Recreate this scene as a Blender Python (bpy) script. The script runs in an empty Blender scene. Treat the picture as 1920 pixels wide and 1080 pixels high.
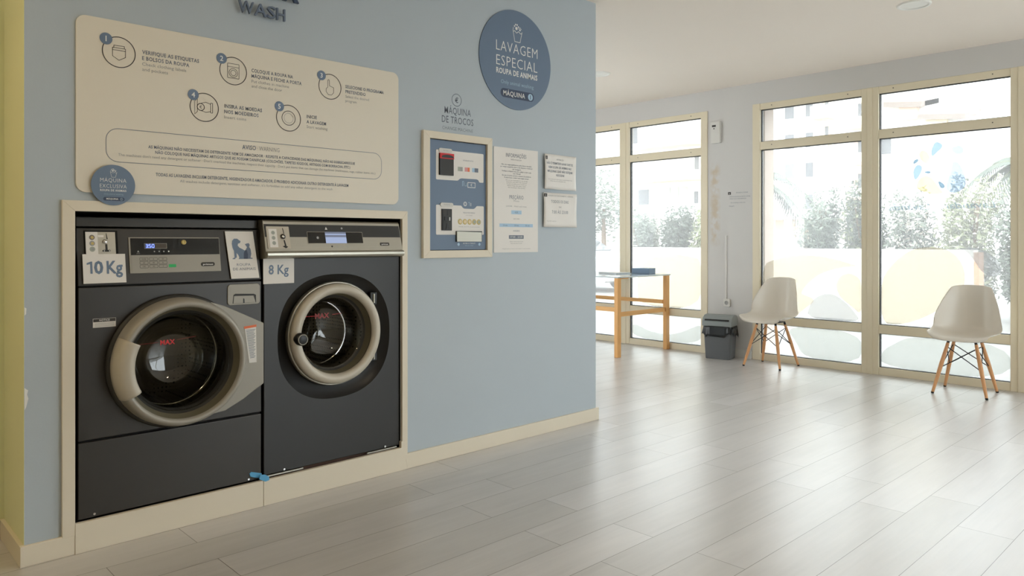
import bpy, math, random
from mathutils import Vector, Matrix
random.seed(7)
SC = bpy.context.scene
COL = SC.collection
PI = math.pi

# ------------------------------------------------------------------ camera
D0, EYE = 3.147, 1.17
cam_d = bpy.data.cameras.new('camera')
cam_d.sensor_width = 36.0
cam_d.lens = 1397.0 / 1920.0 * 36.0
cam_d.shift_y = -(540.0 - 451.0) / 1920.0
cam_d.clip_start, cam_d.clip_end = 0.05, 400
cam = bpy.data.objects.new('camera', cam_d)
COL.objects.link(cam)
cam.location = (0, -D0, EYE)
YAW = math.atan2(1464.0, 1397.0)            # angle between the view axis and +X
cam.rotation_euler = (PI / 2, 0, YAW - PI / 2)
SC.camera = cam

# ------------------------------------------------------------------ sky, sun, exposure
w = bpy.data.worlds.new('world')
SC.world = w
w.use_nodes = True
bg = w.node_tree.nodes['Background']
bg.inputs[0].default_value = (0.91, 0.955, 1.0, 1)
bg.inputs[1].default_value = 4.7
sun_d = bpy.data.lights.new('sun', 'SUN')
sun_d.energy = 1.5
sun_d.angle = math.radians(4)
sun_d.color = (1.0, 0.98, 0.95)
sun = bpy.data.objects.new('sun', sun_d)
COL.objects.link(sun)
sun.rotation_euler = Vector((-0.55, -0.25, 0.95)).to_track_quat('Z', 'Y').to_euler()
SC.view_settings.view_transform = 'Standard'
SC.view_settings.look = 'None'
SC.view_settings.gamma = 1.0
SC.view_settings.use_curve_mapping = False
SC.view_settings.exposure = 0.26
SC.cycles.max_bounces = 14
SC.cycles.diffuse_bounces = 8
SC.cycles.transparent_max_bounces = 16
SC.cycles.sample_clamp_indirect = 8
SC.cycles.use_denoising = True


# ------------------------------------------------------------------ materials
def s2l(c):
    return tuple(((v / 255.0) / 12.92 if v / 255.0 <= 0.04045 else ((v / 255.0 + 0.055) / 1.055) ** 2.4) for v in c) + (1.0,)


def mat(name, rgb, rough=0.5, metal=0.0, noise=0.0, nscale=8.0, bump=0.0, bscale=200.0, coat=0.0, stretch=None, spec=None):
    m = bpy.data.materials.new(name)
    m.use_nodes = True
    nt = m.node_tree
    p = nt.nodes['Principled BSDF']
    c = s2l(rgb)
    p.inputs['Base Color'].default_value = c
    p.inputs['Roughness'].default_value = rough
    p.inputs['Metallic'].default_value = metal
    p.inputs['Coat Weight'].default_value = coat
    p.inputs['Coat Roughness'].default_value = 0.1
    if spec is not None:
        p.inputs['Specular IOR Level'].default_value = spec
    if noise or bump:
        tc = nt.nodes.new('ShaderNodeTexCoord')
        mp = nt.nodes.new('ShaderNodeMapping')
        nt.links.new(tc.outputs['Object'], mp.inputs[0])
        if stretch:
            mp.inputs['Scale'].default_value = stretch
    if noise:
        n = nt.nodes.new('ShaderNodeTexNoise')
        n.inputs['Scale'].default_value = nscale
        n.inputs['Detail'].default_value = 4
        nt.links.new(mp.outputs[0], n.inputs['Vector'])
        mx = nt.nodes.new('ShaderNodeMix')
        mx.data_type = 'RGBA'
        mx.inputs['A'].default_value = tuple(v * (1 - noise) for v in c[:3]) + (1,)
        mx.inputs['B'].default_value = tuple(min(1, v * (1 + noise)) for v in c[:3]) + (1,)
        nt.links.new(n.outputs['Fac'], mx.inputs['Factor'])
        nt.links.new(mx.outputs['Result'], p.inputs['Base Color'])
    if bump:
        n2 = nt.nodes.new('ShaderNodeTexNoise')
        n2.inputs['Scale'].default_value = bscale
        nt.links.new(mp.outputs[0], n2.inputs['Vector'])
        b = nt.nodes.new('ShaderNodeBump')
        b.inputs['Strength'].default_value = bump
        b.inputs['Distance'].default_value = 0.002
        nt.links.new(n2.outputs['Fac'], b.inputs['Height'])
        nt.links.new(b.outputs[0], p.inputs['Normal'])
    return m


def glass_mat(name, tint=(1, 1, 1), haze=0.0, gloss=1.0, rough=0.0, film=(1, 1, 1)):
    """thin sheet: clear transmission + fresnel reflection + a share of scattering film (painted glare veil, frosting)"""
    m = bpy.data.materials.new(name)
    m.use_nodes = True
    nt = m.node_tree
    nt.nodes.clear()
    out = nt.nodes.new('ShaderNodeOutputMaterial')
    tr = nt.nodes.new('ShaderNodeBsdfTransparent')
    tr.inputs[0].default_value = tuple(tint) + (1,)
    last = tr
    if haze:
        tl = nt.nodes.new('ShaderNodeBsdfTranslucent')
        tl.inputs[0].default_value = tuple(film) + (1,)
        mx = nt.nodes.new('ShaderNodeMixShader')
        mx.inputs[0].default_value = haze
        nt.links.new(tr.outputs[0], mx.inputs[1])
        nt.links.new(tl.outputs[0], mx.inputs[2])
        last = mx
    gl = nt.nodes.new('ShaderNodeBsdfGlossy')
    gl.inputs['Roughness'].default_value = rough
    fr = nt.nodes.new('ShaderNodeFresnel')
    fr.inputs[0].default_value = 1.45
    mm = nt.nodes.new('ShaderNodeMath')
    mm.operation = 'MULTIPLY'
    mm.inputs[1].default_value = gloss
    nt.links.new(fr.outputs[0], mm.inputs[0])
    m2 = nt.nodes.new('ShaderNodeMixShader')
    nt.links.new(mm.outputs[0], m2.inputs[0])
    nt.links.new(last.outputs[0], m2.inputs[1])
    nt.links.new(gl.outputs[0], m2.inputs[2])
    nt.links.new(m2.outputs[0], out.inputs[0])
    return m


def emit_mat(name, rgb, strength):
    m = bpy.data.materials.new(name)
    m.use_nodes = True
    nt = m.node_tree
    p = nt.nodes['Principled BSDF']
    p.inputs['Base Color'].default_value = (0.02, 0.02, 0.02, 1)
    p.inputs['Emission Color'].default_value = s2l(rgb)
    p.inputs['Emission Strength'].default_value = strength
    return m


def floor_mat():
    m = bpy.data.materials.new('laminate_floor')
    m.use_nodes = True
    nt = m.node_tree
    N, L = nt.nodes, nt.links
    p = N['Principled BSDF']
    tc = N.new('ShaderNodeTexCoord')
    mp = N.new('ShaderNodeMapping')
    mp.inputs['Location'].default_value = (-1.11, 0.02, 0)
    L.new(tc.outputs['Object'], mp.inputs[0])
    br = N.new('ShaderNodeTexBrick')
    br.offset = 0.2424
    br.offset_frequency = 2
    br.inputs['Scale'].default_value = 1.0
    br.inputs['Brick Width'].default_value = 1.32
    br.inputs['Row Height'].default_value = 0.198
    br.inputs['Mortar Size'].default_value = 0.0013
    br.inputs['Mortar Smooth'].default_value = 0.3
    br.inputs['Bias'].default_value = 0.0
    br.inputs['Color1'].default_value = s2l((202, 199, 198))
    br.inputs['Color2'].default_value = s2l((188, 185, 182))
    br.inputs['Mortar'].default_value = s2l((88, 80, 74))
    L.new(mp.outputs[0], br.inputs['Vector'])
    mp2 = N.new('ShaderNodeMapping')
    mp2.inputs['Scale'].default_value = (0.9, 16, 1)
    L.new(tc.outputs['Object'], mp2.inputs[0])
    n1 = N.new('ShaderNodeTexNoise')
    n1.inputs['Scale'].default_value = 2.2
    n1.inputs['Detail'].default_value = 7
    n1.inputs['Roughness'].default_value = 0.6
    n1.inputs['Distortion'].default_value = 0.6
    L.new(mp2.outputs[0], n1.inputs['Vector'])
    mp3 = N.new('ShaderNodeMapping')
    mp3.inputs['Scale'].default_value = (1.2, 5, 1)
    L.new(tc.outputs['Object'], mp3.inputs[0])
    n2 = N.new('ShaderNodeTexNoise')
    n2.inputs['Scale'].default_value = 1.6
    n2.inputs['Detail'].default_value = 3
    L.new(mp3.outputs[0], n2.inputs['Vector'])
    mul = N.new('ShaderNodeMath')
    mul.operation = 'ADD'
    L.new(n1.outputs['Fac'], mul.inputs[0])
    L.new(n2.outputs['Fac'], mul.inputs[1])
    rmp = N.new('ShaderNodeMapRange')
    rmp.inputs['From Min'].default_value = 0.65
    rmp.inputs['From Max'].default_value = 1.35
    rmp.inputs['To Min'].default_value = 0.90
    rmp.inputs['To Max'].default_value = 1.10
    L.new(mul.outputs[0], rmp.inputs['Value'])
    vm = N.new('ShaderNodeVectorMath')
    vm.operation = 'SCALE'
    L.new(br.outputs['Color'], vm.inputs[0])
    L.new(rmp.outputs[0], vm.inputs['Scale'])
    L.new(vm.outputs[0], p.inputs['Base Color'])
    rr = N.new('ShaderNodeMapRange')
    rr.inputs['To Min'].default_value = 0.27
    rr.inputs['To Max'].default_value = 0.42
    L.new(n1.outputs['Fac'], rr.inputs['Value'])
    L.new(rr.outputs[0], p.inputs['Roughness'])
    p.inputs['Specular IOR Level'].default_value = 0.9
    p.inputs['Coat Weight'].default_value = 0.35
    p.inputs['Coat Roughness'].default_value = 0.28
    b = N.new('ShaderNodeBump')
    b.inputs['Strength'].default_value = 0.5
    b.inputs['Distance'].default_value = 0.0008
    sb = N.new('ShaderNodeMath')
    sb.operation = 'SUBTRACT'
    L.new(n1.outputs['Fac'], sb.inputs[0])
    L.new(br.outputs['Fac'], sb.inputs[1])
    L.new(sb.outputs[0], b.inputs['Height'])
    L.new(b.outputs[0], p.inputs['Normal'])
    return m


def stained_wall_mat():
    """white plaster with a peeling damp patch beside window one"""
    m = mat('white_wall_paint', (208, 206, 203), 0.6, bump=0.12, bscale=90)
    nt = m.node_tree
    N, L = nt.nodes, nt.links
    p = N['Principled BSDF']
    tc = N.new('ShaderNodeTexCoord')
    sep = N.new('ShaderNodeSeparateXYZ')
    L.new(tc.outputs['Object'], sep.inputs[0])

    def band(out, c, h, soft):
        a = N.new('ShaderNodeMath'); a.operation = 'SUBTRACT'; a.inputs[1].default_value = c
        L.new(out, a.inputs[0])
        b = N.new('ShaderNodeMath'); b.operation = 'ABSOLUTE'
        L.new(a.outputs[0], b.inputs[0])
        r = N.new('ShaderNodeMapRange')
        r.inputs['From Min'].default_value = h
        r.inputs['From Max'].default_value = h + soft
        r.inputs['To Min'].default_value = 1
        r.inputs['To Max'].default_value = 0
        L.new(b.outputs[0], r.inputs['Value'])
        return r.outputs[0]
    by = band(sep.outputs['Y'], 0.955, 0.02, 0.05)
    bz = band(sep.outputs['Z'], 1.54, 0.34, 0.10)
    n = N.new('ShaderNodeTexNoise')
    n.inputs['Scale'].default_value = 14
    n.inputs['Detail'].default_value = 5
    L.new(tc.outputs['Object'], n.inputs['Vector'])
    r = N.new('ShaderNodeMapRange')
    r.inputs['From Min'].default_value = 0.40
    r.inputs['From Max'].default_value = 0.6
    L.new(n.outputs['Fac'], r.inputs['Value'])
    m1 = N.new('ShaderNodeMath'); m1.operation = 'MULTIPLY'
    L.new(by, m1.inputs[0]); L.new(bz, m1.inputs[1])
    m2 = N.new('ShaderNodeMath'); m2.operation = 'MULTIPLY'
    L.new(m1.outputs[0], m2.inputs[0]); L.new(r.outputs[0], m2.inputs[1])
    m3 = N.new('ShaderNodeMath'); m3.operation = 'MULTIPLY'; m3.inputs[1].default_value = 0.75
    L.new(m2.outputs[0], m3.inputs[0])
    mx = N.new('ShaderNodeMix'); mx.data_type = 'RGBA'
    mx.inputs['A'].default_value = s2l((208, 206, 203))
    mx.inputs['B'].default_value = s2l((196, 178, 152))
    L.new(m3.outputs[0], mx.inputs['Factor'])
    L.new(mx.outputs['Result'], p.inputs['Base Color'])
    return m


def perforated_mat(name, rgb):
    m = mat(name, rgb, 0.35, 0.9)
    nt = m.node_tree
    N, L = nt.nodes, nt.links
    p = N['Principled BSDF']
    tc = N.new('ShaderNodeTexCoord')
    vo = N.new('ShaderNodeTexVoronoi')
    vo.inputs['Scale'].default_value = 55
    vo.inputs['Randomness'].default_value = 0.15
    L.new(tc.outputs['Object'], vo.inputs['Vector'])
    cr = N.new('ShaderNodeMapRange')
    cr.inputs['From Min'].default_value = 0.22
    cr.inputs['From Max'].default_value = 0.3
    L.new(vo.outputs['Distance'], cr.inputs['Value'])
    mx = N.new('ShaderNodeMix'); mx.data_type = 'RGBA'
    mx.inputs['A'].default_value = (0.01, 0.01, 0.01, 1)
    mx.inputs['B'].default_value = s2l(rgb)
    L.new(cr.outputs[0], mx.inputs['Factor'])
    L.new(mx.outputs['Result'], p.inputs['Base Color'])
    return m


def wood_mat(name, rgb, axis):
    st = [30, 30, 30]
    st['xyz'.index(axis)] = 2.0
    return mat(name, rgb, 0.5, noise=0.22, nscale=1.4, stretch=tuple(st))


M = {
    'blue': mat('blue_wall_paint', (182, 192, 199), 0.55, noise=0.015, nscale=3, bump=0.1, bscale=120),
    'cream': mat('cream_trim', (226, 216, 196), 0.45, noise=0.02, nscale=4),
    'yellow': mat('yellow_cream_paint', (232, 234, 192), 0.6, noise=0.02, nscale=3, bump=0.1),
    'wall': stained_wall_mat(),
    'ceil': mat('ceiling_paint', (243, 233, 222), 0.8, noise=0.01, nscale=2, bump=0.1),
    'floor': floor_mat(),
    'winframe': mat('window_frame_enamel', (228, 217, 191), 0.4, noise=0.02, nscale=3),
    'gasket': mat('black_gasket', (22, 22, 22), 0.6),
    'glass': glass_mat('window_glass', (0.96, 0.98, 0.97), haze=0.10, gloss=0.8),  # haze paints a whitish glare veil over the view outside
    'screw': mat('steel_screw', (120, 115, 105), 0.35, 0.8),
    'board': mat('cream_sign_board', (228, 220, 203), 0.4),
    'slate': mat('slate_grey_print', (112, 120, 133), 0.6),
    'slate2': mat('pale_grey_print', (160, 160, 158), 0.6),
    'lineart': mat('dark_line_print', (58, 54, 50), 0.6),
    'denim': mat('slate_blue_print', (105, 124, 148), 0.45),
    'denimd': mat('dark_blue_print', (50, 66, 92), 0.45),
    'white': mat('white_print', (236, 236, 232), 0.5),
    'letterblue': mat('blue_grey_lettering', (98, 112, 134), 0.4),
    'paper': mat('white_paper', (232, 228, 222), 0.6),
    'lightblue': mat('light_blue_print', (170, 200, 222), 0.5),
    'green': mat('green_key', (20, 170, 90), 0.4),
    'pink': mat('pink_print', (214, 150, 150), 0.5),
    'greygreen': mat('grey_green_print', (165, 172, 158), 0.5),
    'gold': mat('gold_print', (200, 178, 110), 0.4),
    'body': mat('charcoal_enamel', (55, 52, 48), 0.34, 0.2, noise=0.02, nscale=3, bump=0.05, bscale=400),
    'body2': mat('dark_charcoal_enamel', (43, 42, 41), 0.34, 0.2, noise=0.02, nscale=3, bump=0.05, bscale=400),
    'black': mat('black_plastic', (14, 14, 15), 0.35),
    'blackgloss': mat('black_gloss_panel', (22, 23, 23), 0.12),
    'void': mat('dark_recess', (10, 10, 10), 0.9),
    'silver': mat('silver_plastic', (158, 153, 142), 0.45, 0.15),
    'silver2': mat('satin_silver', (190, 182, 166), 0.45, 0.12),
    'steel': mat('brushed_steel', (176, 172, 160), 0.3, 0.85, noise=0.05, nscale=2, stretch=(2, 2, 60)),
    'olive': mat('olive_grey_plastic', (104, 98, 80), 0.5),
    'chrome': mat('chrome', (220, 220, 220), 0.12, 1.0),
    'drum': perforated_mat('perforated_drum_steel', (146, 140, 126)),
    'doorglass': glass_mat('door_glass', (0.80, 0.80, 0.74), gloss=3.2, rough=0.04),
    'red': mat('red_print', (210, 30, 34), 0.5),
    'redthin': mat('thin_red_print', (150, 40, 36), 0.5),
    'orange': mat('orange_print', (225, 110, 60), 0.5),
    'rubber': mat('dark_rubber', (44, 43, 40), 0.55),
    'lcd': emit_mat('lit_lcd', (165, 180, 215), 0.75),
    'lcdbar': emit_mat('lit_lcd_bar', (120, 128, 150), 0.6),
    'led': emit_mat('blue_led_digits', (120, 140, 255), 2.6),
    'ledwin': mat('brown_display_window', (70, 58, 46), 0.3),
    'tape': mat('blue_tape', (92, 168, 214), 0.45),
    'rust': mat('rusty_brown_steel', (70, 44, 28), 0.7, noise=0.2, nscale=20),
    'woodz': wood_mat('pine_upright', (224, 170, 106), 'z'),
    'woodx': wood_mat('pine_rail', (224, 172, 108), 'x'),
    'woody': wood_mat('pine_rail_lengthwise', (224, 172, 108), 'y'),
    'beech': wood_mat('beech_leg', (214, 158, 108), 'z'),
    'shell': mat('white_chair_plastic', (222, 215, 203), 0.32),
    'wire': mat('black_wire', (30, 30, 32), 0.4, 0.5),
    'tableglass': mat('white_back_painted_glass', (205, 216, 220), 0.08, coat=0.5),
    'binbody': mat('grey_bin_plastic', (96, 99, 102), 0.45),
    'binlid': mat('light_grey_bin_lid', (142, 149, 149), 0.45),
    'bag': mat('black_bin_bag', (34, 36, 38), 0.28, noise=0.1, nscale=40),
    'folder': mat('slate_blue_card', (112, 134, 160), 0.5),
    'ivory': mat('ivory_plastic', (214, 212, 206), 0.4),
    'lampwhite': mat('lamp_diffuser', (240, 238, 232), 0.5),
    'addedlamp': emit_mat('added_lamp_diffuser', (255, 226, 180), 3.0),  # glow of the unseen warm lights added on the left
    'concrete': mat('pale_paving', (122, 121, 117), 0.8, noise=0.08, nscale=3),
    'render': mat('cream_white_render', (236, 233, 226), 0.85, noise=0.03, nscale=3),
    'facade': mat('white_facade_render', (232, 230, 224), 0.85, noise=0.02, nscale=1),
    'ochre': mat('ochre_render', (230, 212, 176), 0.85),
    'reveal': mat('pinkish_outer_render', (176, 160, 148), 0.8),
    'peach': mat('peach_render', (220, 190, 168), 0.85),
    'pane': mat('far_window_pane', (106, 107, 110), 0.6, spec=0.1),
    'tile': mat('terracotta_roof', (128, 116, 108), 0.8, noise=0.2, nscale=6),
    'brick': mat('brick_end', (176, 130, 98), 0.85, noise=0.3, nscale=14),
    'leafa': mat('leaf_grey_green', (90, 99, 86), 0.6, noise=0.25, nscale=6),
    'leafb': mat('leaf_yellow_green', (112, 118, 86), 0.6, noise=0.25, nscale=6),
    'leafc': mat('leaf_dark_green', (66, 76, 64), 0.6, noise=0.25, nscale=6),
    'bark': mat('bark', (120, 98, 76), 0.9, noise=0.2, nscale=20),
    'flower': mat('white_blossom', (238, 232, 222), 0.7),
    'carwhite': mat('white_car_paint', (226, 228, 230), 0.25, coat=0.6),
    'carglass': mat('dark_car_glass', (40, 46, 50), 0.08),
    'tyre': mat('tyre_rubber', (30, 30, 30), 0.8),
    'doorpaint': mat('pale_door_paint', (206, 190, 132), 0.5, noise=0.02, nscale=3),
}


def decal(name, rgb, haze, tf=.86, ff=.6):
    c = s2l(rgb)
    return glass_mat(name, tuple(tf * v for v in c[:3]), haze=haze, gloss=0.3, rough=0.3, film=tuple(ff * v for v in c[:3]))


M['d_cream'] = decal('frosted_cream_film', (253, 249, 240), 0.27, .875, .6)
M['d_white'] = decal('frosted_white_film', (246, 246, 246), 0.3)
M['d_blue'] = decal('pale_blue_film', (206, 219, 230), 0.2, .9, .9)
M['d_lblue'] = decal('light_blue_film', (222, 230, 242), 0.2, .9, .9)
M['d_yellow'] = decal('pale_yellow_film', (250, 243, 220), 0.2, .9, .9)
M['d_low'] = decal('frosted_grey_film', (254, 255, 253), 0.06, .87, .7)
M['d_dark'] = decal('grey_blue_film', (186, 201, 212), 0.2, .9, .9)


# ------------------------------------------------------------------ mesh builder
def flat(o=(0, 0, 0), u=(1, 0, 0), v=(0, 0, 1), n=(0, -1, 0)):
    o, u, v, n = Vector(o), Vector(u), Vector(v), Vector(n)
    return lambda a, b, c=0.0: o + u * a + v * b + n * c


WALLF = flat()                                             # the blue wall: a = X, b = height, c = towards the room
WINF = flat((6.83, 0, 0), (0, -1, 0), (0, 0, 1), (-1, 0, 0))   # the window glass: a = -Y, b = height


class MB:
    def __init__(s):
        s.v, s.f, s.mi, s.sm, s.mats = [], [], [], [], []

    def m(s, mt):
        mt = M[mt] if isinstance(mt, str) else mt
        if mt not in s.mats:
            s.mats.append(mt)
        return s.mats.index(mt)

    def add(s, vs, fs, mt, smooth=False):
        k = s.m(mt)
        n = len(s.v)
        s.v += [Vector(p) for p in vs]
        for f in fs:
            s.f.append([i + n for i in f])
            s.mi.append(k)
            s.sm.append(smooth)
        return s

    def box(s, x0, x1, y0, y1, z0, z1, mt, rot=None):
        vs = [Vector((x, y, z)) for x in (x0, x1) for y in (y0, y1) for z in (z0, z1)]
        if rot:
            vs = [rot @ p for p in vs]
        return s.add(vs, [(0, 1, 3, 2), (4, 6, 7, 5), (0, 4, 5, 1), (2, 3, 7, 6), (0, 2, 6, 4), (1, 5, 7, 3)], mt)

    def fbox(s, F, a0, a1, b0, b1, c0, c1, mt):
        vs = [F(a, b, c) for a in (a0, a1) for b in (b0, b1) for c in (c0, c1)]
        return s.add(vs, [(0, 1, 3, 2), (4, 6, 7, 5), (0, 4, 5, 1), (2, 3, 7, 6), (0, 2, 6, 4), (1, 5, 7, 3)], mt)

    def prism(s, F, pts, c0, c1, mt, smooth=False, back=True):
        n = len(pts)
        vs = [F(a, b, c0) for a, b in pts] + [F(a, b, c1) for a, b in pts]
        fs = [tuple(range(n, 2 * n))] + ([tuple(range(n - 1, -1, -1))] if back else [])
        s.add(vs, fs, mt)
        n0 = len(s.v) - 2 * n
        k = s.m(mt)
        for i in range(n):
            j = (i + 1) % n
            s.f.append([n0 + i, n0 + j, n0 + n + j, n0 + n + i])
            s.mi.append(k)
            s.sm.append(smooth)
        return s

    def tube(s, pts, r, mt, n=8, caps=True):
        pts = [Vector(p) for p in pts]
        rs = r if isinstance(r, (list, tuple)) else [r] * len(pts)
        vs, fs = [], []
        ref = None
        for i, p in enumerate(pts):
            d = (pts[min(i + 1, len(pts) - 1)] - pts[max(i - 1, 0)]).normalized()
            if ref is None:
                ref = d.orthogonal().normalized()
            ref = (ref - d * ref.dot(d)).normalized()
            b = d.cross(ref)
            for k in range(n):
                t = 2 * PI * k / n
                vs.append(p + (ref * math.cos(t) + b * math.sin(t)) * rs[i])
        for i in range(len(pts) - 1):
            for k in range(n):
                k2 = (k + 1) % n
                fs.append((i * n + k, i * n + k2, (i + 1) * n + k2, (i + 1) * n + k))
        s.add(vs, fs, mt, True)
        if caps:
            s.add(vs[:n], [tuple(range(n - 1, -1, -1))], mt)
            s.add(vs[-n:], [tuple(range(n))], mt)
        return s

    def lathe(s, F, ca, cb, prof, mt, n=72, sx=1.0, a0=0.0, a1=2 * PI, smooth=True, sz=1.0):
        """prof = [(radius, c)] turned about the axis of F through (ca, cb)"""
        full = abs(a1 - a0 - 2 * PI) < 1e-6
        cnt = n if full else n + 1
        vs, fs = [], []
        for r, c in prof:
            for k in range(cnt):
                t = a0 + (a1 - a0) * k / n
                vs.append(F(ca + r * math.cos(t) * sx, cb + r * math.sin(t) * sz, c))
        for i in range(len(prof) - 1):
            for k in range(n):
                k2 = (k + 1) % cnt
                fs.append((i * cnt + k, i * cnt + k2, (i + 1) * cnt + k2, (i + 1) * cnt + k))
        return s.add(vs, fs, mt, smooth)

    def plate_hole(s, F, x0, x1, z0, z1, ca, cb, hole, c0, c1, mt, rim=None):
        """rectangular plate with a hole (list of (a,b) in angle order) - front face, hole wall, outer sides"""
        n = len(hole)
        out = []
        for a, b in hole:
            dx, dz = a - ca, b - cb
            t = min([((x1 if dx > 0 else x0) - ca) / dx if abs(dx) > 1e-9 else 1e9,
                     ((z1 if dz > 0 else z0) - cb) / dz if abs(dz) > 1e-9 else 1e9])
            out.append([ca + dx * t, cb + dz * t])
        for cx, cz in ((x0, z0), (x0, z1), (x1, z0), (x1, z1)):   # snap the nearest to each corner
            i = min(range(n), key=lambda k: (out[k][0] - cx) ** 2 + (out[k][1] - cz) ** 2)
            out[i] = [cx, cz]
        vs = [F(a, b, c1) for a, b in hole] + [F(a, b, c1) for a, b in out] + [F(a, b, c0) for a, b in hole] + [F(a, b, c0) for a, b in out]
        f1, f2, f3 = [], [], []
        for i in range(n):
            j = (i + 1) % n
            f1.append((i, j, n + j, n + i))
            f2.append((i, 2 * n + i, 2 * n + j, j))
            f3.append((n + i, n + j, 3 * n + j, 3 * n + i))
        s.add(vs, f1 + f3, mt)
        s.add(vs, f2, rim or mt, True)
        return s

    # ---- flat print
    def rect(s, F, a0, a1, b0, b1, c, mt):
        return s.add([F(a0, b0, c), F(a1, b0, c), F(a1, b1, c), F(a0, b1, c)], [(0, 1, 2, 3)], mt)

    def poly(s, F, pts, c, mt):
        return s.add([F(a, b, c) for a, b in pts], [tuple(range(len(pts)))], mt)

    def disc(s, F, a, b, r, c, mt, n=32, sa=1.0):
        return s.poly(F, [(a + r * sa * math.cos(2 * PI * k / n), b + r * math.sin(2 * PI * k / n)) for k in range(n)], c, mt)

    def ring(s, F, a, b, r, w, c, mt, n=48):
        vs = [F(a + q * math.cos(2 * PI * k / n), b + q * math.sin(2 * PI * k / n), c) for q in (r - w / 2, r + w / 2) for k in range(n)]
        return s.add(vs, [(k, (k + 1) % n, n + (k + 1) % n, n + k) for k in range(n)], mt)

    def stroke(s, F, pts, w, c, mt, closed=False):
        P = [Vector(p) for p in pts]
        n = len(P)
        L, R = [], []
        for i in range(n):
            a = P[i - 1] if (i > 0 or closed) else P[i]
            b = P[(i + 1) % n] if (i < n - 1 or closed) else P[i]
            d1 = (P[i] - a).normalized() if (P[i] - a).length > 1e-9 else (b - P[i]).normalized()
            d2 = (b - P[i]).normalized() if (b - P[i]).length > 1e-9 else d1
            nrm = Vector((-(d1 + d2).y, (d1 + d2).x))
            nrm = nrm.normalized() if nrm.length > 1e-6 else Vector((-d1.y, d1.x))
            k = w / 2 / max(0.5, nrm.dot(Vector((-d1.y, d1.x))))
            L.append(P[i] + nrm * k)
            R.append(P[i] - nrm * k)
        vs = [F(p.x, p.y, c) for p in L + R]
        fs = [(i, (i + 1) % n, n + (i + 1) % n, n + i) for i in range(n if closed else n - 1)]
        return s.add(vs, fs, mt)

    def rrect(s, F, a0, a1, b0, b1, r, c, mt, w=None):
        pts = rr(a0, a1, b0, b1, r)
        return s.stroke(F, pts, w, c, mt, True) if w else s.poly(F, pts, c, mt)

    def text(s, F, body, a, b, h, c, mt, width=None, align='c', bold=0.0, mirror=False, depth=0.0, shear=0.0):
        """one line of print: cap height h, baseline b; stretched to width when given"""
        vs, fs = text_mesh(body, bold, shear)
        if not vs:
            return s
        capH = CAP[0]
        x0, x1 = min(p[0] for p in vs), max(p[0] for p in vs)
        k = h / capH
        kx = (width / (x1 - x0)) if width else k
        off = {'c': -(x0 + x1) / 2, 'l': -x0, 'r': -x1}[align]
        sg = -1 if mirror else 1
        pts = [(a + sg * (p[0] + off) * kx, b + p[1] * k) for p in vs]
        s.add([F(p[0], p[1], c) for p in pts], fs, mt)
        if depth:
            s.add([F(p[0], p[1], c - depth) for p in pts], fs, mt)
            ed = {}
            for f in fs:
                for i in range(len(f)):
                    e = (f[i], f[(i + 1) % len(f)])
                    if (e[1], e[0]) in ed:
                        del ed[(e[1], e[0])]
                    else:
                        ed[e] = 1
            n = len(pts)
            s.add([F(p[0], p[1], c) for p in pts] + [F(p[0], p[1], c - depth) for p in pts],
                  [(e[0], e[1], n + e[1], n + e[0]) for e in ed], mt)
        return s

    def build(s, name, parent=None, bevel=0.0, subsurf=0, solid=0.0, label=None):
        me = bpy.data.meshes.new(name)
        me.from_pydata([tuple(p) for p in s.v], [], s.f)
        for mt in s.mats:
            me.materials.append(mt)
        me.polygons.foreach_set('material_index', s.mi)
        me.polygons.foreach_set('use_smooth', s.sm)
        me.update()
        o = bpy.data.objects.new(name, me)
        COL.objects.link(o)
        if solid:
            q = o.modifiers.new('solid', 'SOLIDIFY')
            q.thickness = solid
            q.offset = 0
        if bevel:
            q = o.modifiers.new('bevel', 'BEVEL')
            q.width = bevel
            q.segments = 3
            q.limit_method = 'ANGLE'
            q.angle_limit = math.radians(50)
            for pl in me.polygons:
                pl.use_smooth = pl.use_smooth
        if subsurf:
            q = o.modifiers.new('sub', 'SUBSURF')
            q.levels = q.render_levels = subsurf
        if parent:
            o.parent = parent
            o.matrix_parent_inverse = Matrix.Translation(parent.location).inverted() if parent.rotation_euler[2] == 0 else Matrix.Identity(4)
        if label:
            o['label'] = label
        return o


def round_poly(pts, r):
    out = []
    for i, p in enumerate(pts):
        p = Vector(p)
        for q in (Vector(pts[i - 1]), Vector(pts[(i + 1) % len(pts)])):
            e = min(r, (q - p).length * .45)
            out.append(p + (q - p).normalized() * e)
        a, b = out[-2], out[-1]
        out.insert(len(out) - 1, (a + b) * .25 + p * .5)
    return [(v.x, v.y) for v in out]


def rr(a0, a1, b0, b1, r, n=8):
    pts = []
    for ca, cb, t0 in ((a1 - r, b1 - r, 0), (a0 + r, b1 - r, PI / 2), (a0 + r, b0 + r, PI), (a1 - r, b0 + r, 1.5 * PI)):
        for k in range(n + 1):
            t = t0 + PI / 2 * k / n
            pts.append((ca + r * math.cos(t), cb + r * math.sin(t)))
    return pts


_TX = {}
CAP = [0.7]



def text_mesh(body, bold, shear=0.0):
    key = (body, bold, shear)
    if key not in _TX:
        cu = bpy.data.curves.new('t', 'FONT')
        cu.body = body
        cu.size = 1.0
        cu.offset = bold
        cu.shear = shear
        cu.resolution_u = 2
        cu.space_character = 1.08 if body.isupper() else 1.0
        o = bpy.data.objects.new('t', cu)
        me = o.to_mesh()
        _TX[key] = ([(v.co.x, v.co.y) for v in me.vertices], [tuple(p.vertices) for p in me.polygons])
        o.to_mesh_clear()
        bpy.data.objects.remove(o)
        bpy.data.curves.remove(cu)
    return _TX[key]


_v = text_mesh('H', 0.0)[0]
CAP[0] = max(p[1] for p in _v) - min(p[1] for p in _v)


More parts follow.
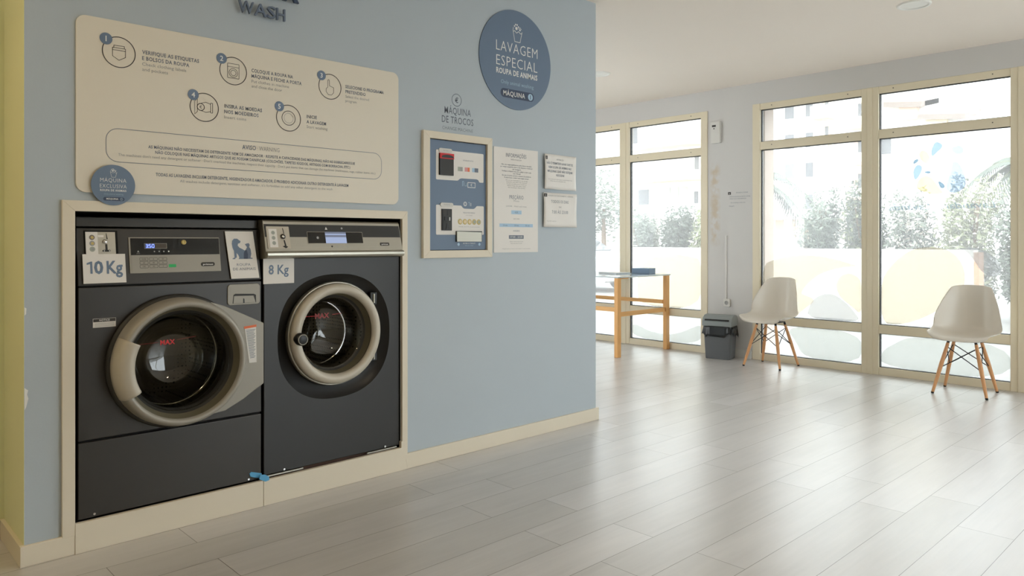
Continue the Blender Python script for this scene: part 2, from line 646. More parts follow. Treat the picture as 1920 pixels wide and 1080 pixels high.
def thing(name, label, cat, loc=(0, 0, 0), rz=0.0, group=None):
    o = bpy.data.objects.new(name, None)
    COL.objects.link(o)
    o.location = loc
    o.rotation_euler = (0, 0, rz)
    o.empty_display_size = 0.1
    o['label'] = label
    o['category'] = cat
    if group:
        o['group'] = group
    return o


def tag(o, label, cat, group=None, kind=None):
    o['label'] = label
    o['category'] = cat
    if group:
        o['group'] = group
    if kind:
        o['kind'] = kind
    return o


def struct(o):
    o['kind'] = 'structure'
    return o


def group_empty(name, loc=(0, 0, 0)):
    o = bpy.data.objects.new(name, None)
    COL.objects.link(o)
    o.location = loc
    o['kind'] = 'structure'
    return o


# ================================================================== ROOM SHELL
CEIL = 2.72
YB, YF = 3.5, -6.0       # far end of the room beyond the blue wall, and the end behind the camera
XL, XR = -2.2, 6.80
struct(MB().box(XL - .1, XR + .06, YF - .1, YB + .1, -0.1, 0, 'floor').build('floor'))
struct(MB().box(XL - .1, XR + .35, YF - .1, YB + .1, CEIL, CEIL + 0.15, 'ceil').build('ceiling'))

# blue wall with the machine niche
NX0, NX1, NZ = 0.739, 2.216, 1.28
b = MB()
b.box(0.58, NX0, 0, 0.12, 0, CEIL, 'blue')
b.box(NX1, 3.76, 0, 0.12, 0, CEIL, 'blue')
b.box(NX0, NX1, 0, 0.12, NZ, CEIL, 'blue')
b.poly(WALLF, [(0.581, 0.93), (0.587, 0.925), (0.586, 0.905), (0.581, 0.90)], 0.0006, 'white')
b.poly(WALLF, [(0.581, 0.64), (0.592, 0.63), (0.589, 0.615), (0.593, 0.60), (0.586, 0.57), (0.581, 0.56)], 0.0006, 'white')
struct(b.build('wall_front'))
b = MB()                                                    # the closed service room behind the machines
b.box(3.64, 3.76, 0.12, 1.45, 0, CEIL, 'blue')
b.box(0.58, 3.64, 1.33, 1.45, 0, CEIL, 'wall')
struct(b.build('wall_inner'))
b = MB().box(0.58, 0.60, 0.12, 1.33, 0, CEIL, 'void')
b.box(0.5795, 0.58, 0.0, 1.45, 0, CEIL, 'yellow')
struct(b.build('partition'))
b = MB().box(XL, 0.5795, 0.36, 0.48, 0, CEIL, 'yellow')
struct(b.build('wall_left'))
struct(MB().box(XL - .12, XL, YF, 0.48, 0, CEIL, 'wall').build('wall_side'))
RW0, RW1 = 2.9, 6.3      # opening in X of window 3, added behind the camera to light the blue wall
b = MB().box(XL - .12, RW0, YF - .12, YF, 0, CEIL, 'wall').box(RW1, XR + .3, YF - .12, YF, 0, CEIL, 'wall')
b.box(RW0, RW1, YF - .12, YF, 2.51, CEIL, 'wall').box(RW0, RW1, YF - .12, YF, 0, .06, 'wall')
struct(b.build('wall_rear'))
g3 = group_empty('added_window_3', ((RW0 + RW1) / 2, YF, 0))
b = MB()
for k in range(3):
    xx = RW0 + (RW1 - RW0 - .08) * k / 2
    b.box(xx, xx + .08, YF - .07, YF + .01, .06, 2.51, 'winframe')
for z in (.06, 2.44):
    b.box(RW0, RW1, YF - .065, YF + .005, z, z + .07, 'winframe')
b.build('frame', g3)
for k in range(2):
    xx = RW0 + (RW1 - RW0 - .08) * k / 2
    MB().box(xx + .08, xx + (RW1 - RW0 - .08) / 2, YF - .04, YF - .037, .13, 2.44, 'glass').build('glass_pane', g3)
b = MB().box(0.58, 4.2, YB, YB + .12, 0, CEIL, 'wall').box(5.39, XR + .3, YB, YB + .12, 0, CEIL, 'wall').box(4.2, 5.39, YB, YB + .12, 2.51, CEIL, 'wall')
struct(b.build('wall_back'))
g4 = group_empty('added_window_4', (5.35, YB, 0))  # unseen window, added to brighten the ceiling and floor by the table
b = MB()
for xx in (4.2, 5.31):
    b.box(xx, xx + .08, YB - .01, YB + .07, 0, 2.51, 'winframe')
for z in (0, 2.44):
    b.box(4.2, 5.39, YB - .005, YB + .065, z, z + .07, 'winframe')
b.build('frame', g4)
for xx in (4.28,):
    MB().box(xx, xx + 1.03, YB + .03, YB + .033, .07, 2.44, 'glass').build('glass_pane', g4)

# window wall (plane X = 6.8, 0.3 m thick)
A0, A1 = 1.04, 3.36       # opening of window 1 in Y
B0, B1 = -5.05, 0.532     # opening of window 2 in Y
ZT = 2.51
b = MB()
b.box(XR, XR + .30, A1, YB, 0, CEIL, 'wall')
b.box(XR, XR + .30, B1, A0, 0, CEIL, 'wall')
b.box(XR - .009, XR, B1, 0.845, 0, ZT, 'wall').box(XR - .009, XR, YF, 0.845, ZT, CEIL, 'wall')
b.box(XR, XR + .30, YF, B0, 0, CEIL, 'wall')
b.box(XR, XR + .30, A0, A1, ZT, CEIL, 'wall')
b.box(XR, XR + .30, B0, B1, ZT, CEIL, 'wall')
b.box(XR + .30, XR + .36, YF - .3, YB + .3, ZT + .02, 4.6, 'peach')
b.box(XR + .08, XR + .26, .449, B1 + .001, 0, ZT, 'reveal')
b.box(XR + .08, XR + .26, A0 - .001, A0 + .04, 0, ZT, 'reveal')
struct(b.build('wall_right'))

# skirting boards
b = MB().box(0.565, NX0, -0.015, 0.0, 0, 0.075, 'cream')
b.box(0.565, 0.58, 0.0, 0.36, 0, 0.075, 'cream')
struct(b.build('baseboard_left', bevel=0.002))
b = MB().box(2.238, 3.775, -0.015, 0.0, 0, 0.078, 'cream')
b.box(3.76, 3.775, 0, 1.46, 0, 0.078, 'cream')
struct(b.build('baseboard_front', bevel=0.002))
struct(MB().box(XL, 0.565, 0.345, 0.36, 0, 0.075, 'cream').build('baseboard_left', bevel=0.002))
struct(MB().box(XR - .023, XR - .009, 0.534, 0.845, 0, 0.085, 'ivory').build('baseboard_right', bevel=0.002))
struct(MB().box(XL, XL + .014, YF + .014, 0.345, 0, 0.08, 'cream').build('baseboard_side'))
struct(MB().box(3.775, 4.2, YB - .014, YB, 0, 0.08, 'cream').build('baseboard_back'))

# casing round the machine niche, with mitred corners
b = MB()
o0, o1, oz, t = 0.697, 2.249, 1.32, 0.016
b.prism(WALLF, [(o0, 0.07), (NX0, 0.07), (NX0, NZ), (o0, oz)], 0, t, 'cream')
b.prism(WALLF, [(o0, oz), (NX0, NZ), (NX1, NZ), (o1, oz)], 0, t, 'cream')
b.prism(WALLF, [(NX1, 0.15), (o1, 0.0), (o1, oz), (NX1, NZ)], 0, t, 'cream')
b.prism(WALLF, [(NX1, 0.15), (NX1, 0.0), (o1, 0.0)], 0, t, 'cream')
struct(b.build('trim_1', bevel=0.0012))
# inner lining of the niche
b = MB()
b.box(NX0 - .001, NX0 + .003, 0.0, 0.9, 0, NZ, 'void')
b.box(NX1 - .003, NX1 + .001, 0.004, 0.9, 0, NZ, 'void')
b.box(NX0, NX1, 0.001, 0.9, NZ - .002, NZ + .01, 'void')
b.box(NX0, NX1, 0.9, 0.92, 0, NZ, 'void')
struct(b.build('trim_2'))
struct(MB().box(NX0, 1.4725, -0.018, 0.0, 0, 0.113, 'cream').build('trim_3', bevel=0.001))
b = MB().prism(WALLF, [(1.4745, 0), (2.236, 0), (2.236, 0.148), (2.208, 0.148), (2.208, 0.116), (1.4745, 0.113)], 0.0, 0.0185, 'cream')
struct(b.build('trim_4', bevel=0.001))
# plinth the machines stand on
struct(MB().box(NX0 + .004, NX1 - .004, 0.005, 0.86, 0, 0.10, 'rust').build('trim_5'))

# pale door in the recess at far left
d = group_empty('door_1', (-0.1, 0.36, 0))
b = MB()
for x0, x1, z0, z1 in ((-0.62, -0.55, 0, 2.1), (0.44, 0.51, 0, 2.1), (-0.62, 0.51, 2.03, 2.1)):
    b.box(x0, x1, 0.335, 0.36, z0, z1, 'doorpaint')
b.build('door_frame', d, bevel=0.003)
MB().box(-0.55, 0.44, 0.345, 0.36, 0.005, 2.03, 'doorpaint').build('door_leaf', d, bevel=0.003)
b = MB().tube([(-0.47, 0.345, 1.0), (-0.47, 0.30, 1.0), (-0.36, 0.295, 1.0)], 0.009, 'steel')
b.build('door_handle', d)


# ------------------------------------------------------------------ windows
def window(name, y0, y1, posts, label):
    """frame members between y0..y1; posts = list of (ya, yb, split); panes in three heights"""
    g = group_empty(name, (XR, (y0 + y1) / 2, 0))
    x0, x1 = XR - .012, XR + .065
    rails = [(0.0, 0.065), (0.36, 0.435), (2.058, 2.135), (2.45, ZT)]
    b = MB()
    # a post = (low Y, high Y)
    allp = posts
    for k, (pa, pb) in enumerate(allp):
        b.box(x0, x1, pa, pb, 0, ZT, 'winframe')
    for k in range(len(allp) - 1):
        for z0, z1 in rails:
            b.box(x0 + .004, x1 - .004, allp[k][1], allp[k + 1][0], z0, z1, 'winframe')
    b.build('frame', g, bevel=0.003)
    s = MB()                                                # raised seam covers and sill drip
    for k, (pa, pb) in enumerate(allp):
        if pb - pa > 0.12:
            s.box(x0 - .006, x0, (pa + pb) / 2 - .022, (pa + pb) / 2 + .022, 0, ZT, 'winframe')
    if s.v:
        s.build('cover_strip', g, bevel=0.002)
    gk, sc = MB(), MB()
    for k in range(len(allp) - 1):
        ya, yb = allp[k][1], allp[k + 1][0]
        for i in range(3):
            za, zb = rails[i][1], rails[i + 1][0]
            e = 0.005
            for (q0, q1, r0, r1) in ((ya, ya + e, za, zb), (yb - e, yb, za, zb), (ya + e, yb - e, za, za + e), (ya + e, yb - e, zb - e, zb)):
                gk.box(XR + .012, XR + .05, q0, q1, r0, r1, 'gasket')
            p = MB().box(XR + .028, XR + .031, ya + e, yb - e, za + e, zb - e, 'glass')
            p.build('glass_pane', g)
        for z in (2.10, 2.482):
            for y in (ya + .12, yb - .12):
                sc.tube([(x0 + .004, y, z), (x0 + .0015, y, z)], 0.005, 'screw', n=10)
    gk.build('gasket', g)
    sc.build('screws', g)
    return g


window('window_1', A0, A1, [(1.04, 1.116), (2.045, 2.18), (3.10, 3.36)], '')
window('window_2', B0, B1, [(-5.05, -4.97), (-3.965, -3.82), (-2.87, -2.725), (-1.78, -1.634), (-0.656, -0.511), (0.453, 0.532)], '')


# window films (all on the room face of the glass, seen from inside)
def film(name, label, cat, pts, mt, group=None):
    b = MB().prism(flat((6.825, 0, 0), (0, 1, 0), (0, 0, 1), (-1, 0, 0)), smooth_poly(pts), 0, 0.0006, mt)
    o = b.build(name)
    return tag(o, label, cat, group)


def smooth_poly(pts, it=2):
    for _ in range(it):
        q = []
        for i in range(len(pts)):
            a, b = pts[i], pts[(i + 1) % len(pts)]
            q += [(a[0] * .75 + b[0] * .25, a[1] * .75 + b[1] * .25), (a[0] * .25 + b[0] * .75, a[1] * .25 + b[1] * .75)]
        pts = q
    return pts


film('window_decal', 'large round cream film on the pane behind the wooden table', 'decal',
     [(1.92, .44), (1.96, .60), (1.95, .80), (1.88, .93), (1.70, .995), (1.478, 1.02), (1.25, 1.0), (1.122, .965), (1.122, .44)], 'd_cream')
film('window_decal', 'cream leaf shaped film on the glass behind the chair next to the bin', 'decal',
     [(.447, .44), (.447, .93), (.33, .984), (.16, 1.025), (0, 1.035), (-.2, 1.015), (-.36, .975), (-.47, .94), (-.40, .935), (-.28, .915), (-.14, .87), (-.03, .79), (.06, .68), (.03, .66), (-.1, .62), (.06, .5), (.1, .44)], 'd_cream')
film('window_decal', 'small round cream film at the right edge of the middle pane', 'decal',
     [(-.30, .66), (-.27, .76), (-.30, .84), (-.37, .88), (-.45, .86), (-.505, .80), (-.505, .50), (-.42, .57)], 'd_cream')
film('window_decal', 'pale arched film on the glass just above the rail beside the first chair', 'decal',
     [(.0, .44), (-.02, .56), (-.10, .66), (-.22, .69), (-.33, .64), (-.45, .52), (-.49, .44)], 'd_white')
film('window_decal', 'largest round cream film on the pane behind the rightmost chair', 'decal',
     [(-0.664, 0.45), (-0.664, 0.797), (-0.708, 0.901), (-0.804, 1.017), (-0.918, 1.099), (-1.055, 1.12), (-1.171, 1.101), (-1.258, 1.044), (-1.31, 0.939), (-1.314, 0.804), (-1.258, 0.705), (-1.136, 0.6), (-0.946, 0.487), (-0.804, 0.446)], 'd_cream')
film('window_decal', 'grey white drop shaped film above the rightmost chair', 'decal',
     [(-1.258, 1.111), (-1.394, 1.112), (-1.476, 1.075), (-1.549, 1.011), (-1.565, 0.937), (-1.541, 0.889), (-1.493, 0.883), (-1.427, 0.923), (-1.386, 0.998), (-1.327, 1.083)], 'd_white')

film('window_decal', 'grey frosted film low on the middle pane right of the first chair', 'decal',
     [(.22, .362), (.10, .20), (.03, .068), (-.506, .068), (-.506, .358)], 'd_low')
film('window_decal', 'grey frosted film low behind the legs of the rightmost chair', 'decal',
     [(-.661, .20), (-.80, .30), (-.92, .358), (-1.629, .358), (-1.629, .068), (-.661, .068)], 'd_low')
film('window_decal', 'grey frosted film at floor level behind the wooden table', 'decal',
     [(2.04, .25), (1.80, .16), (1.5, .14), (1.25, .24), (1.121, .30), (1.121, .068), (2.04, .068)], 'd_low')

PET = [('d_blue', [(-1.103, 1.994), (-1.149, 1.966), (-1.145, 1.936), (-1.103, 1.9), (-1.068, 1.864), (-1.062, 1.919), (-1.082, 1.972)]),
       ('d_yellow', [(-0.967, 1.904), (-0.996, 1.933), (-1.039, 1.906), (-1.053, 1.857), (-1.032, 1.812), (-1.01, 1.822), (-0.981, 1.855)]),
       ('d_dark', [(-0.923, 1.82), (-0.93, 1.851), (-0.963, 1.861), (-0.967, 1.841), (-0.937, 1.819)]),
       ('d_blue', [(-0.926, 1.772), (-0.959, 1.817), (-0.999, 1.791), (-0.981, 1.729), (-0.941, 1.676), (-0.926, 1.716)]),
       ('d_white', [(-1.068, 1.817), (-1.11, 1.892), (-1.159, 1.911), (-1.187, 1.831), (-1.187, 1.739), (-1.138, 1.703), (-1.089, 1.722), (-1.064, 1.77)]),
       ('d_yellow', [(-0.952, 1.659), (-0.996, 1.712), (-1.046, 1.709), (-1.089, 1.667), (-1.124, 1.603), (-1.159, 1.562), (-1.089, 1.55), (-0.959, 1.595)]),
       ('d_dark', [(-1.01, 1.751), (-1.061, 1.751), (-1.057, 1.728), (-1.018, 1.734)]),
       ('d_dark', [(-1.11, 1.674), (-1.166, 1.632), (-1.163, 1.601), (-1.131, 1.603)]),
       ('d_lblue', [(-1.229, 1.828), (-1.276, 1.794), (-1.31, 1.7), (-1.324, 1.623), (-1.276, 1.565), (-1.201, 1.561), (-1.173, 1.608), (-1.194, 1.684), (-1.215, 1.752)]),
       ('d_white', [(-1.293, 1.777), (-1.324, 1.79), (-1.357, 1.758), (-1.357, 1.682), (-1.33, 1.638), (-1.31, 1.692)]),
       ('d_white', [(-1.236, 1.866), (-1.297, 1.865), (-1.35, 1.841), (-1.357, 1.788), (-1.31, 1.799), (-1.256, 1.826)]),
       ('d_lblue', [(-1.208, 1.93), (-1.27, 1.947), (-1.304, 1.921), (-1.297, 1.876), (-1.242, 1.873)])]
lg = thing('window_logo', 'ring of pastel blue and yellow petals on the upper right glass pane', 'logo decal', (6.825, -1.14, 1.75))
FILM = flat((6.825, 0, 0), (0, 1, 0), (0, 0, 1), (-1, 0, 0))
for mt, pts in PET:
    MB().prism(FILM, smooth_poly(pts), 0, 0.0006, mt).build('petal', lg)
tb = MB().text(FILM, 'Lavandaria Lavanda', -1.13, 1.432, 0.052, 0.0006, 'd_blue', width=0.80, mirror=False, bold=0.012, shear=0.25)
tag(tb.build('window_lettering'), 'pale blue slanted lettering seen reversed on glass below the petal logo', 'lettering')


# ------------------------------------------------------------------ ceiling lights
def downlight(x, y, label, lit=0.0):
    t = thing('ceiling_light', label, 'ceiling light', (x, y, CEIL), group='round recessed ceiling lights')
    F = flat((x, y, CEIL), (1, 0, 0), (0, 1, 0), (0, 0, -1))
    MB().lathe(F, 0, 0, [(0.082, 0.002), (0.082, 0.010), (0.098, 0.010), (0.102, 0.006), (0.103, 0.0)], 'lampwhite', n=48).build('rim', t)
    MB().lathe(F, 0, 0, [(0.0001, 0.004), (0.082, 0.004)], 'addedlamp' if lit else 'lampwhite', n=48).build('diffuser', t)
    if lit:  # only the added, unseen warm lights give light
        ld = bpy.data.lights.new('added_lamp', 'AREA')
        ld.shape = 'DISK'
        ld.size = .16
        ld.energy = lit
        ld.color = (1.0, .80, .52)
        lo = bpy.data.objects.new('added_lamp', ld)
        COL.objects.link(lo)
        lo.location = (x, y, CEIL - .012)


downlight(5.285, -1.43, 'round white ceiling light nearest the top right corner')
downlight(5.36, 1.30, 'round white ceiling light half hidden by the edge of the blue wall')
downlight(-.2, -1.2, 'added warm ceiling light over the left end of the room, unseen', 5.5)  # out of view, added to warm the left side
downlight(1.9, -2.6, 'added warm ceiling light over the aisle, unseen', 5.5)  # also added unseen, as warm fill
downlight(-.9, -.1, 'added warm ceiling light in front of the recess door, unseen', 7.5)  # added unseen to brighten the yellow recess


# ================================================================== WALL SIGNS
def board(name, label, cat, a0, a1, b0, b1, mt, thick=0.006, r=0.0):
    t = thing(name, label, cat, ((a0 + a1) / 2, 0, b0))
    pts = rr(a0, a1, b0, b1, r) if r else [(a0, b0), (a1, b0), (a1, b1), (a0, b1)]
    MB().prism(WALLF, pts, 0.001, thick, mt).build('board', t, bevel=0.001 if thick > .004 else 0)
    return t


# 1. the large instruction board
t = board('instruction_board', 'large cream washing instruction board with five numbered steps', 'sign board', 0.743, 2.198, 1.352, 2.020, 'board', 0.008, 0.035)
C = 0.0088
def block(parent, name, lines, c, F=WALLF):
    q = MB()
    for (s_, a, z, h, wd, al, mt, bold) in lines:
        q.text(F, s_, a, z, h, c, mt, width=wd, align=al, bold=bold)
    return q.build(name, parent)


for a, z, (p1, w1), (p2, w2), (e1, v1), (e2, v2) in (
        (.975, 1.908, ('VERIFIQUE AS ETIQUETAS', .222), ('E BOLSOS DA ROUPA', .182), ('Check clothing labels', .170), ('and pockets', .098)),
        (1.423, 1.906, ('COLOQUE A ROUPA NA', .195), ('MÁQUINA E FECHE A PORTA', .238), ('Put clothes in machine', .176), ('and close the door', .142)),
        (1.890, 1.902, ('SELECIONE O PROGRAMA', .218), ('PRETENDIDO', .112), ('Select the desired', .132), ('program', .062)),
        (1.303, 1.736, ('INSIRA AS MOEDAS', .168), ('NOS MOEDEIROS', .152), ('Insert coins', .096), ('', 0)),
        (1.686, 1.735, ('INICIE', .052), ('A LAVAGEM', .100), ('Start washing', .108), ('', 0))):
    block(t, 'step_text', [(p1, a, z, .0145, w1, 'l', 'slate', .02), (p2, a, z - .024, .0145, w2, 'l', 'slate', .02),
                           (e1, a, z - .046, .0125, v1, 'l', 'slate2', 0), (e2, a, z - .067, .0125, v2, 'l', 'slate2', 0)], C)
block(t, 'warning_text', [
    ('AVISO', 1.412, 1.566, .018, .062, 'c', 'slate', .02), ('· WARNING', 1.500, 1.566, .018, .105, 'c', 'slate2', 0),
    ('AS MÁQUINAS NÃO NECESSITAM DE DETERGENTE NEM DE AMACIADOR · RESPEITE A CAPACIDADE DAS MÁQUINAS, NÃO AS SOBRECARREGUE', 1.47, 1.537, .0115, .944, 'c', 'slate', .02),
    ('NÃO COLOQUE NAS MÁQUINAS ARTIGOS QUE AS POSSAM DANIFICAR (COLCHÕES, TAPETES RÍGIDOS, ARTIGOS COM BORRACHA, ETC.)', 1.47, 1.517, .0115, .892, 'c', 'slate', .02),
    ("The machines don't need any detergent or softener · Don't overload the machines, respect their capacity · Don't put items that can damage the machines (mattresses, rugs, rubber items, etc.)", 1.473, 1.498, .0105, 1.17, 'c', 'slate2', 0)], C)
block(t, 'footer_text', [
    ('TODAS AS LAVAGENS INCLUEM DETERGENTE, HIGIENIZADOR E AMACIADOR, É PROIBIDO ADICIONAR OUTRO DETERGENTE À LAVAGEM', 1.466, 1.428, .0125, .88, 'c', 'slate', .02),
    ("All washes include detergent, sanitizer and softener, it's forbidden to add any other detergent to the wash", 1.47, 1.408, .0105, .70, 'c', 'slate2', 0)], C)
MB().rrect(WALLF, 0.845, 2.095, 1.474, 1.603, 0.045, C, 'slate', w=0.0022).build('warning_outline', t)
G = MB().ring(WALLF, .891, 1.899, 0.0585, 0.0034, C, 'lineart')       # pocket
G.stroke(WALLF, [(0.868, 1.915), (0.868, 1.882), (0.891, 1.868), (0.914, 1.882), (0.914, 1.915)], 0.002, C, 'lineart', True)
G.stroke(WALLF, [(0.868, 1.906), (0.914, 1.906)], 0.002, C, 'lineart')
G.stroke(WALLF, [(0.872, 1.915), (0.873, 1.924), (0.910, 1.924), (0.910, 1.915)], 0.002, C, 'lineart')
G.build('pictogram', t)
G = MB().ring(WALLF, 1.342, 1.897, 0.0585, 0.0034, C, 'lineart')      # washer
G.rrect(WALLF, 1.317, 1.367, 1.866, 1.928, 0.002, C, 'lineart', w=0.002)
G.stroke(WALLF, [(1.317, 1.914), (1.367, 1.914)], 0.0018, C, 'lineart')
G.ring(WALLF, 1.342, 1.889, 0.0185, 0.002, C, 'lineart').ring(WALLF, 1.342, 1.889, 0.0115, 0.002, C, 'lineart')
G.build('pictogram', t)
G = MB().ring(WALLF, 1.807, 1.896, 0.0585, 0.0034, C, 'lineart')      # pointing hand
G.stroke(WALLF, [(1.795, 1.925), (1.795, 1.893), (1.787, 1.885), (1.786, 1.872), (1.798, 1.858), (1.815, 1.858), (1.826, 1.870), (1.826, 1.894), (1.804, 1.900), (1.804, 1.925), (1.7995, 1.929)], 0.002, C, 'lineart', True)
G.build('pictogram', t)
G = MB().ring(WALLF, 1.219, 1.726, 0.0585, 0.0034, C, 'lineart')      # hand feeding a coin
G.stroke(WALLF, [(1.179, 1.694), (1.179, 1.748), (1.190, 1.760), (1.190, 1.706)], 0.002, C, 'lineart', True)
G.ring(WALLF, 1.204, 1.726, 0.0145, 0.003, C, 'lineart')
G.stroke(WALLF, [(1.206, 1.742), (1.225, 1.748), (1.245, 1.742), (1.245, 1.711), (1.225, 1.706), (1.206, 1.711)], 0.002, C, 'lineart')
G.rrect(WALLF, 1.245, 1.253, 1.706, 1.747, 0.001, C, 'lineart', w=0.002)
G.text(WALLF, '€', 1.204, 1.720, 0.012, C, 'lineart')
G.build('pictogram', t)
G = MB().ring(WALLF, 1.597, 1.724, 0.0585, 0.0034, C, 'lineart')      # start button
G.ring(WALLF, 1.597, 1.724, 0.032, 0.0028, C, 'lineart').ring(WALLF, 1.597, 1.724, 0.022, 0.0016, C, 'slate2')
G.build('pictogram', t)
for k, (ca, cb) in enumerate(((0.845, 1.944), (1.291, 1.943), (1.762, 1.943), (1.173, 1.773), (1.552, 1.772))):
    q = MB().disc(WALLF, ca, cb, 0.0225, C + .0005, 'denim')
    q.text(WALLF, str(k + 1), ca, cb - 0.0105, 0.021, C + .0008, 'white', bold=0.01)
    q.build('number_badge', t)


def bucket(b, ca, cb, s, c, mt):
    """washing tub with water line and two paw prints, about 2*s wide"""
    b.stroke(WALLF, [(ca - s, cb + .75 * s), (ca - .62 * s, cb - s), (ca + .55 * s, cb - s), (ca + s, cb + .75 * s)], s * .09, c, mt)
    b.stroke(WALLF, [(ca - s, cb + .75 * s), (ca - .93 * s, cb + 1.2 * s)], s * .09, c, mt)
    wv = [(ca + s * (-.9 + 1.8 * k / 24), cb + .55 * s + .13 * s * math.sin(k / 24 * 4 * PI)) for k in range(25)]
    b.stroke(WALLF, wv, s * .09, c, mt)
    for (pa, pb, r) in ((ca - .25 * s, cb + 1.25 * s, .5 * s), (ca + .52 * s, cb + 1.05 * s, .3 * s)):
        b.disc(WALLF, pa, pb - .25 * r, .52 * r, c, mt, 16)
        for da, db in ((-.85, .35), (-.35, .9), (.35, .9), (.85, .35)):
            b.disc(WALLF, pa + da * r, pb + db * r, .27 * r, c, mt, 12)


def round_sign(name, label, cx, cz, r, c0, th, lines, tubpos, tubs):
    t = thing(name, label, 'sign', (cx, -c0, cz - r))
    pts = [(cx + r * math.cos(2 * PI * k / 96), cz + r * math.sin(2 * PI * k / 96)) for k in range(96)]
    MB().prism(WALLF, pts, c0, c0 + th, 'denim', smooth=True).build('disc', t)
    c = c0 + th + .0006
    b = MB()
    bucket(b, tubpos[0], tubpos[1], tubs, c, 'white')
    b.build('tub_emblem', t)
    b = MB()
    for (s_, a, z, h, wd, bold, mt) in lines:
        b.text(WALLF, s_, a, z, h, c, mt, width=wd, bold=bold)
    b.build('lettering', t)
    return t, c


t, c = round_sign('special_wash_sign', 'large round slate blue sign for special animal laundry high on the wall', 3.034, 2.226, 0.290, 0.0, 0.006, [
    ('LAVAGEM', 3.040, 2.262, 0.058, 0.337, -0.012, 'white'), ('ESPECIAL', 3.040, 2.178, 0.058, 0.335, -0.012, 'white'),
    ('ROUPA DE ANIMAIS', 3.040, 2.132, 0.030, 0.335, 0.022, 'white'), ('Only animal washing', 3.042, 2.076, 0.022, 0.265, -0.01, 'lightblue')],
    (3.042, 2.371), 0.037)
b = MB().rrect(WALLF, 2.906, 3.178, 1.998, 2.050, 0.0255, c, 'denimd')
b.text(WALLF, 'MÁQUINA', 3.015, 2.010, 0.027, c + .0005, 'white', width=0.175, bold=0.008)
b.disc(WALLF, 3.148, 2.024, 0.020, c + .0005, 'lightblue')
b.text(WALLF, '1', 3.148, 2.012, 0.024, c + .001, 'denimd', bold=0.02)
b.build('machine_number_pill', t)

t, c = round_sign('exclusive_machine_sign', 'small round blue sign overlapping the bottom left corner of the instruction board', 0.868, 1.383, 0.0775, 0.017, 0.004, [
    ('MÁQUINA', 0.8675, 1.394, 0.0145, 0.092, -0.01, 'white'), ('EXCLUSIVA', 0.8675, 1.3715, 0.0145, 0.094, -0.01, 'white'),
    ('ROUPA DE ANIMAIS', 0.8675, 1.3585, 0.0075, 0.092, 0.02, 'white'), ('Only animal washing', 0.8685, 1.3455, 0.0055, 0.068, -0.01, 'lightblue')],
    (0.8685, 1.4245), 0.0115)
b = MB().rrect(WALLF, 0.832, 0.907, 1.3225, 1.3365, 0.007, c, 'denimd')
b.text(WALLF, 'MÁQUINA', 0.864, 1.3265, 0.0065, c + .0005, 'white', width=0.042, bold=0.02)
b.ring(WALLF, 0.896, 1.3295, 0.0045, 0.001, c + .0005, 'lightblue')
b.text(WALLF, '1', 0.896, 1.327, 0.005, c + .0008, 'white')
b.build('machine_number_pill', t)

# 2. standing-off letters at the top of the wall
WD = thing('wall_lettering', 'raised blue grey WASH letters standing off the wall near the ceiling', 'lettering', (1.47, 0, 2.15))
x = 1.357
for ch, wd in (('W', 0.068), ('A', 0.054), ('S', 0.040), ('H', 0.042)):
    MB().text(WALLF, ch, x, 2.153, 0.052, 0.030, 'letterblue', width=wd, align='l', bold=0.006, depth=0.012).build('letter', WD)
    x += wd + 0.0035
WE = thing('wall_lettering', 'larger raised blue letters ER above the WASH letters, cut by the top of the picture', 'lettering', (1.58, 0, 2.25))
for ch, a, wd in (('E', 1.475, 0.072), ('R', 1.560, 0.078)):
    MB().text(WALLF, ch, a, 2.250, 0.11, 0.030, 'denimd', width=wd, align='l', bold=0.02, depth=0.014).build('letter', WE)

# 3. change machine and its caption
b = MB()
b.ring(WALLF, 2.585, 1.935, 0.033, 0.0035, 0.0008, 'slate')
b.text(WALLF, '€', 2.585, 1.921, 0.026, 0.0008, 'slate', bold=0.02)
b.text(WALLF, 'MÁQUINA', 2.594, 1.856, 0.036, 0.0008, 'slate', width=0.186, bold=0.004)
b.text(WALLF, 'DE TROCOS', 2.594, 1.806, 0.036, 0.0008, 'slate', width=0.222, bold=0.004)
b.text(WALLF, 'CHANGE MACHINE', 2.594, 1.768, 0.018, 0.0008, 'slate', width=0.215, bold=-0.012)
tag(b.build('wall_caption'), 'grey change machine caption with a euro coin symbol printed on the blue wall', 'lettering')

t = thing('change_machine', 'blue coin change machine panel set in a wide cream frame', 'change machine', (2.59, 0, 1.077))
b = MB()
o0, o1, p0, p1, i0, i1, q0, q1 = 2.347, 2.831, 1.077, 1.748, 2.390, 2.795, 1.117, 1.710
b.prism(WALLF, [(o0, p0), (i0, q0), (i0, q1), (o0, p1)], 0, .02, 'cream')
b.prism(WALLF, [(i1, q0), (o1, p0), (o1, p1), (i1, q1)], 0, .02, 'cream')
b.prism(WALLF, [(o0, p0), (o1, p0), (i1, q0), (i0, q0)], 0, .02, 'cream')
b.prism(WALLF, [(o0, p1), (i0, q1), (i1, q1), (o1, p1)], 0, .02, 'cream')
b.build('frame', t, bevel=0.001)
CH = 0.006
MB().fbox(WALLF, i0 + .004, i1 - .003, q0 + .003, q1 - .004, 0.002, CH, 'denim').build('face_plate', t)
MB().fbox(WALLF, i0, i1, q0, q1, 0.0, 0.002, 'void').build('shadow_gap', t)
MB().prism(WALLF, round_poly([(2.439, 1.495), (2.439, 1.655), (2.775, 1.655), (2.775, 1.494), (2.744, 1.494), (2.736, 1.508), (2.723, 1.511), (2.612, 1.510), (2.600, 1.506), (2.589, 1.496)], .006), CH, CH + .001, 'paper').build('note_label', t)
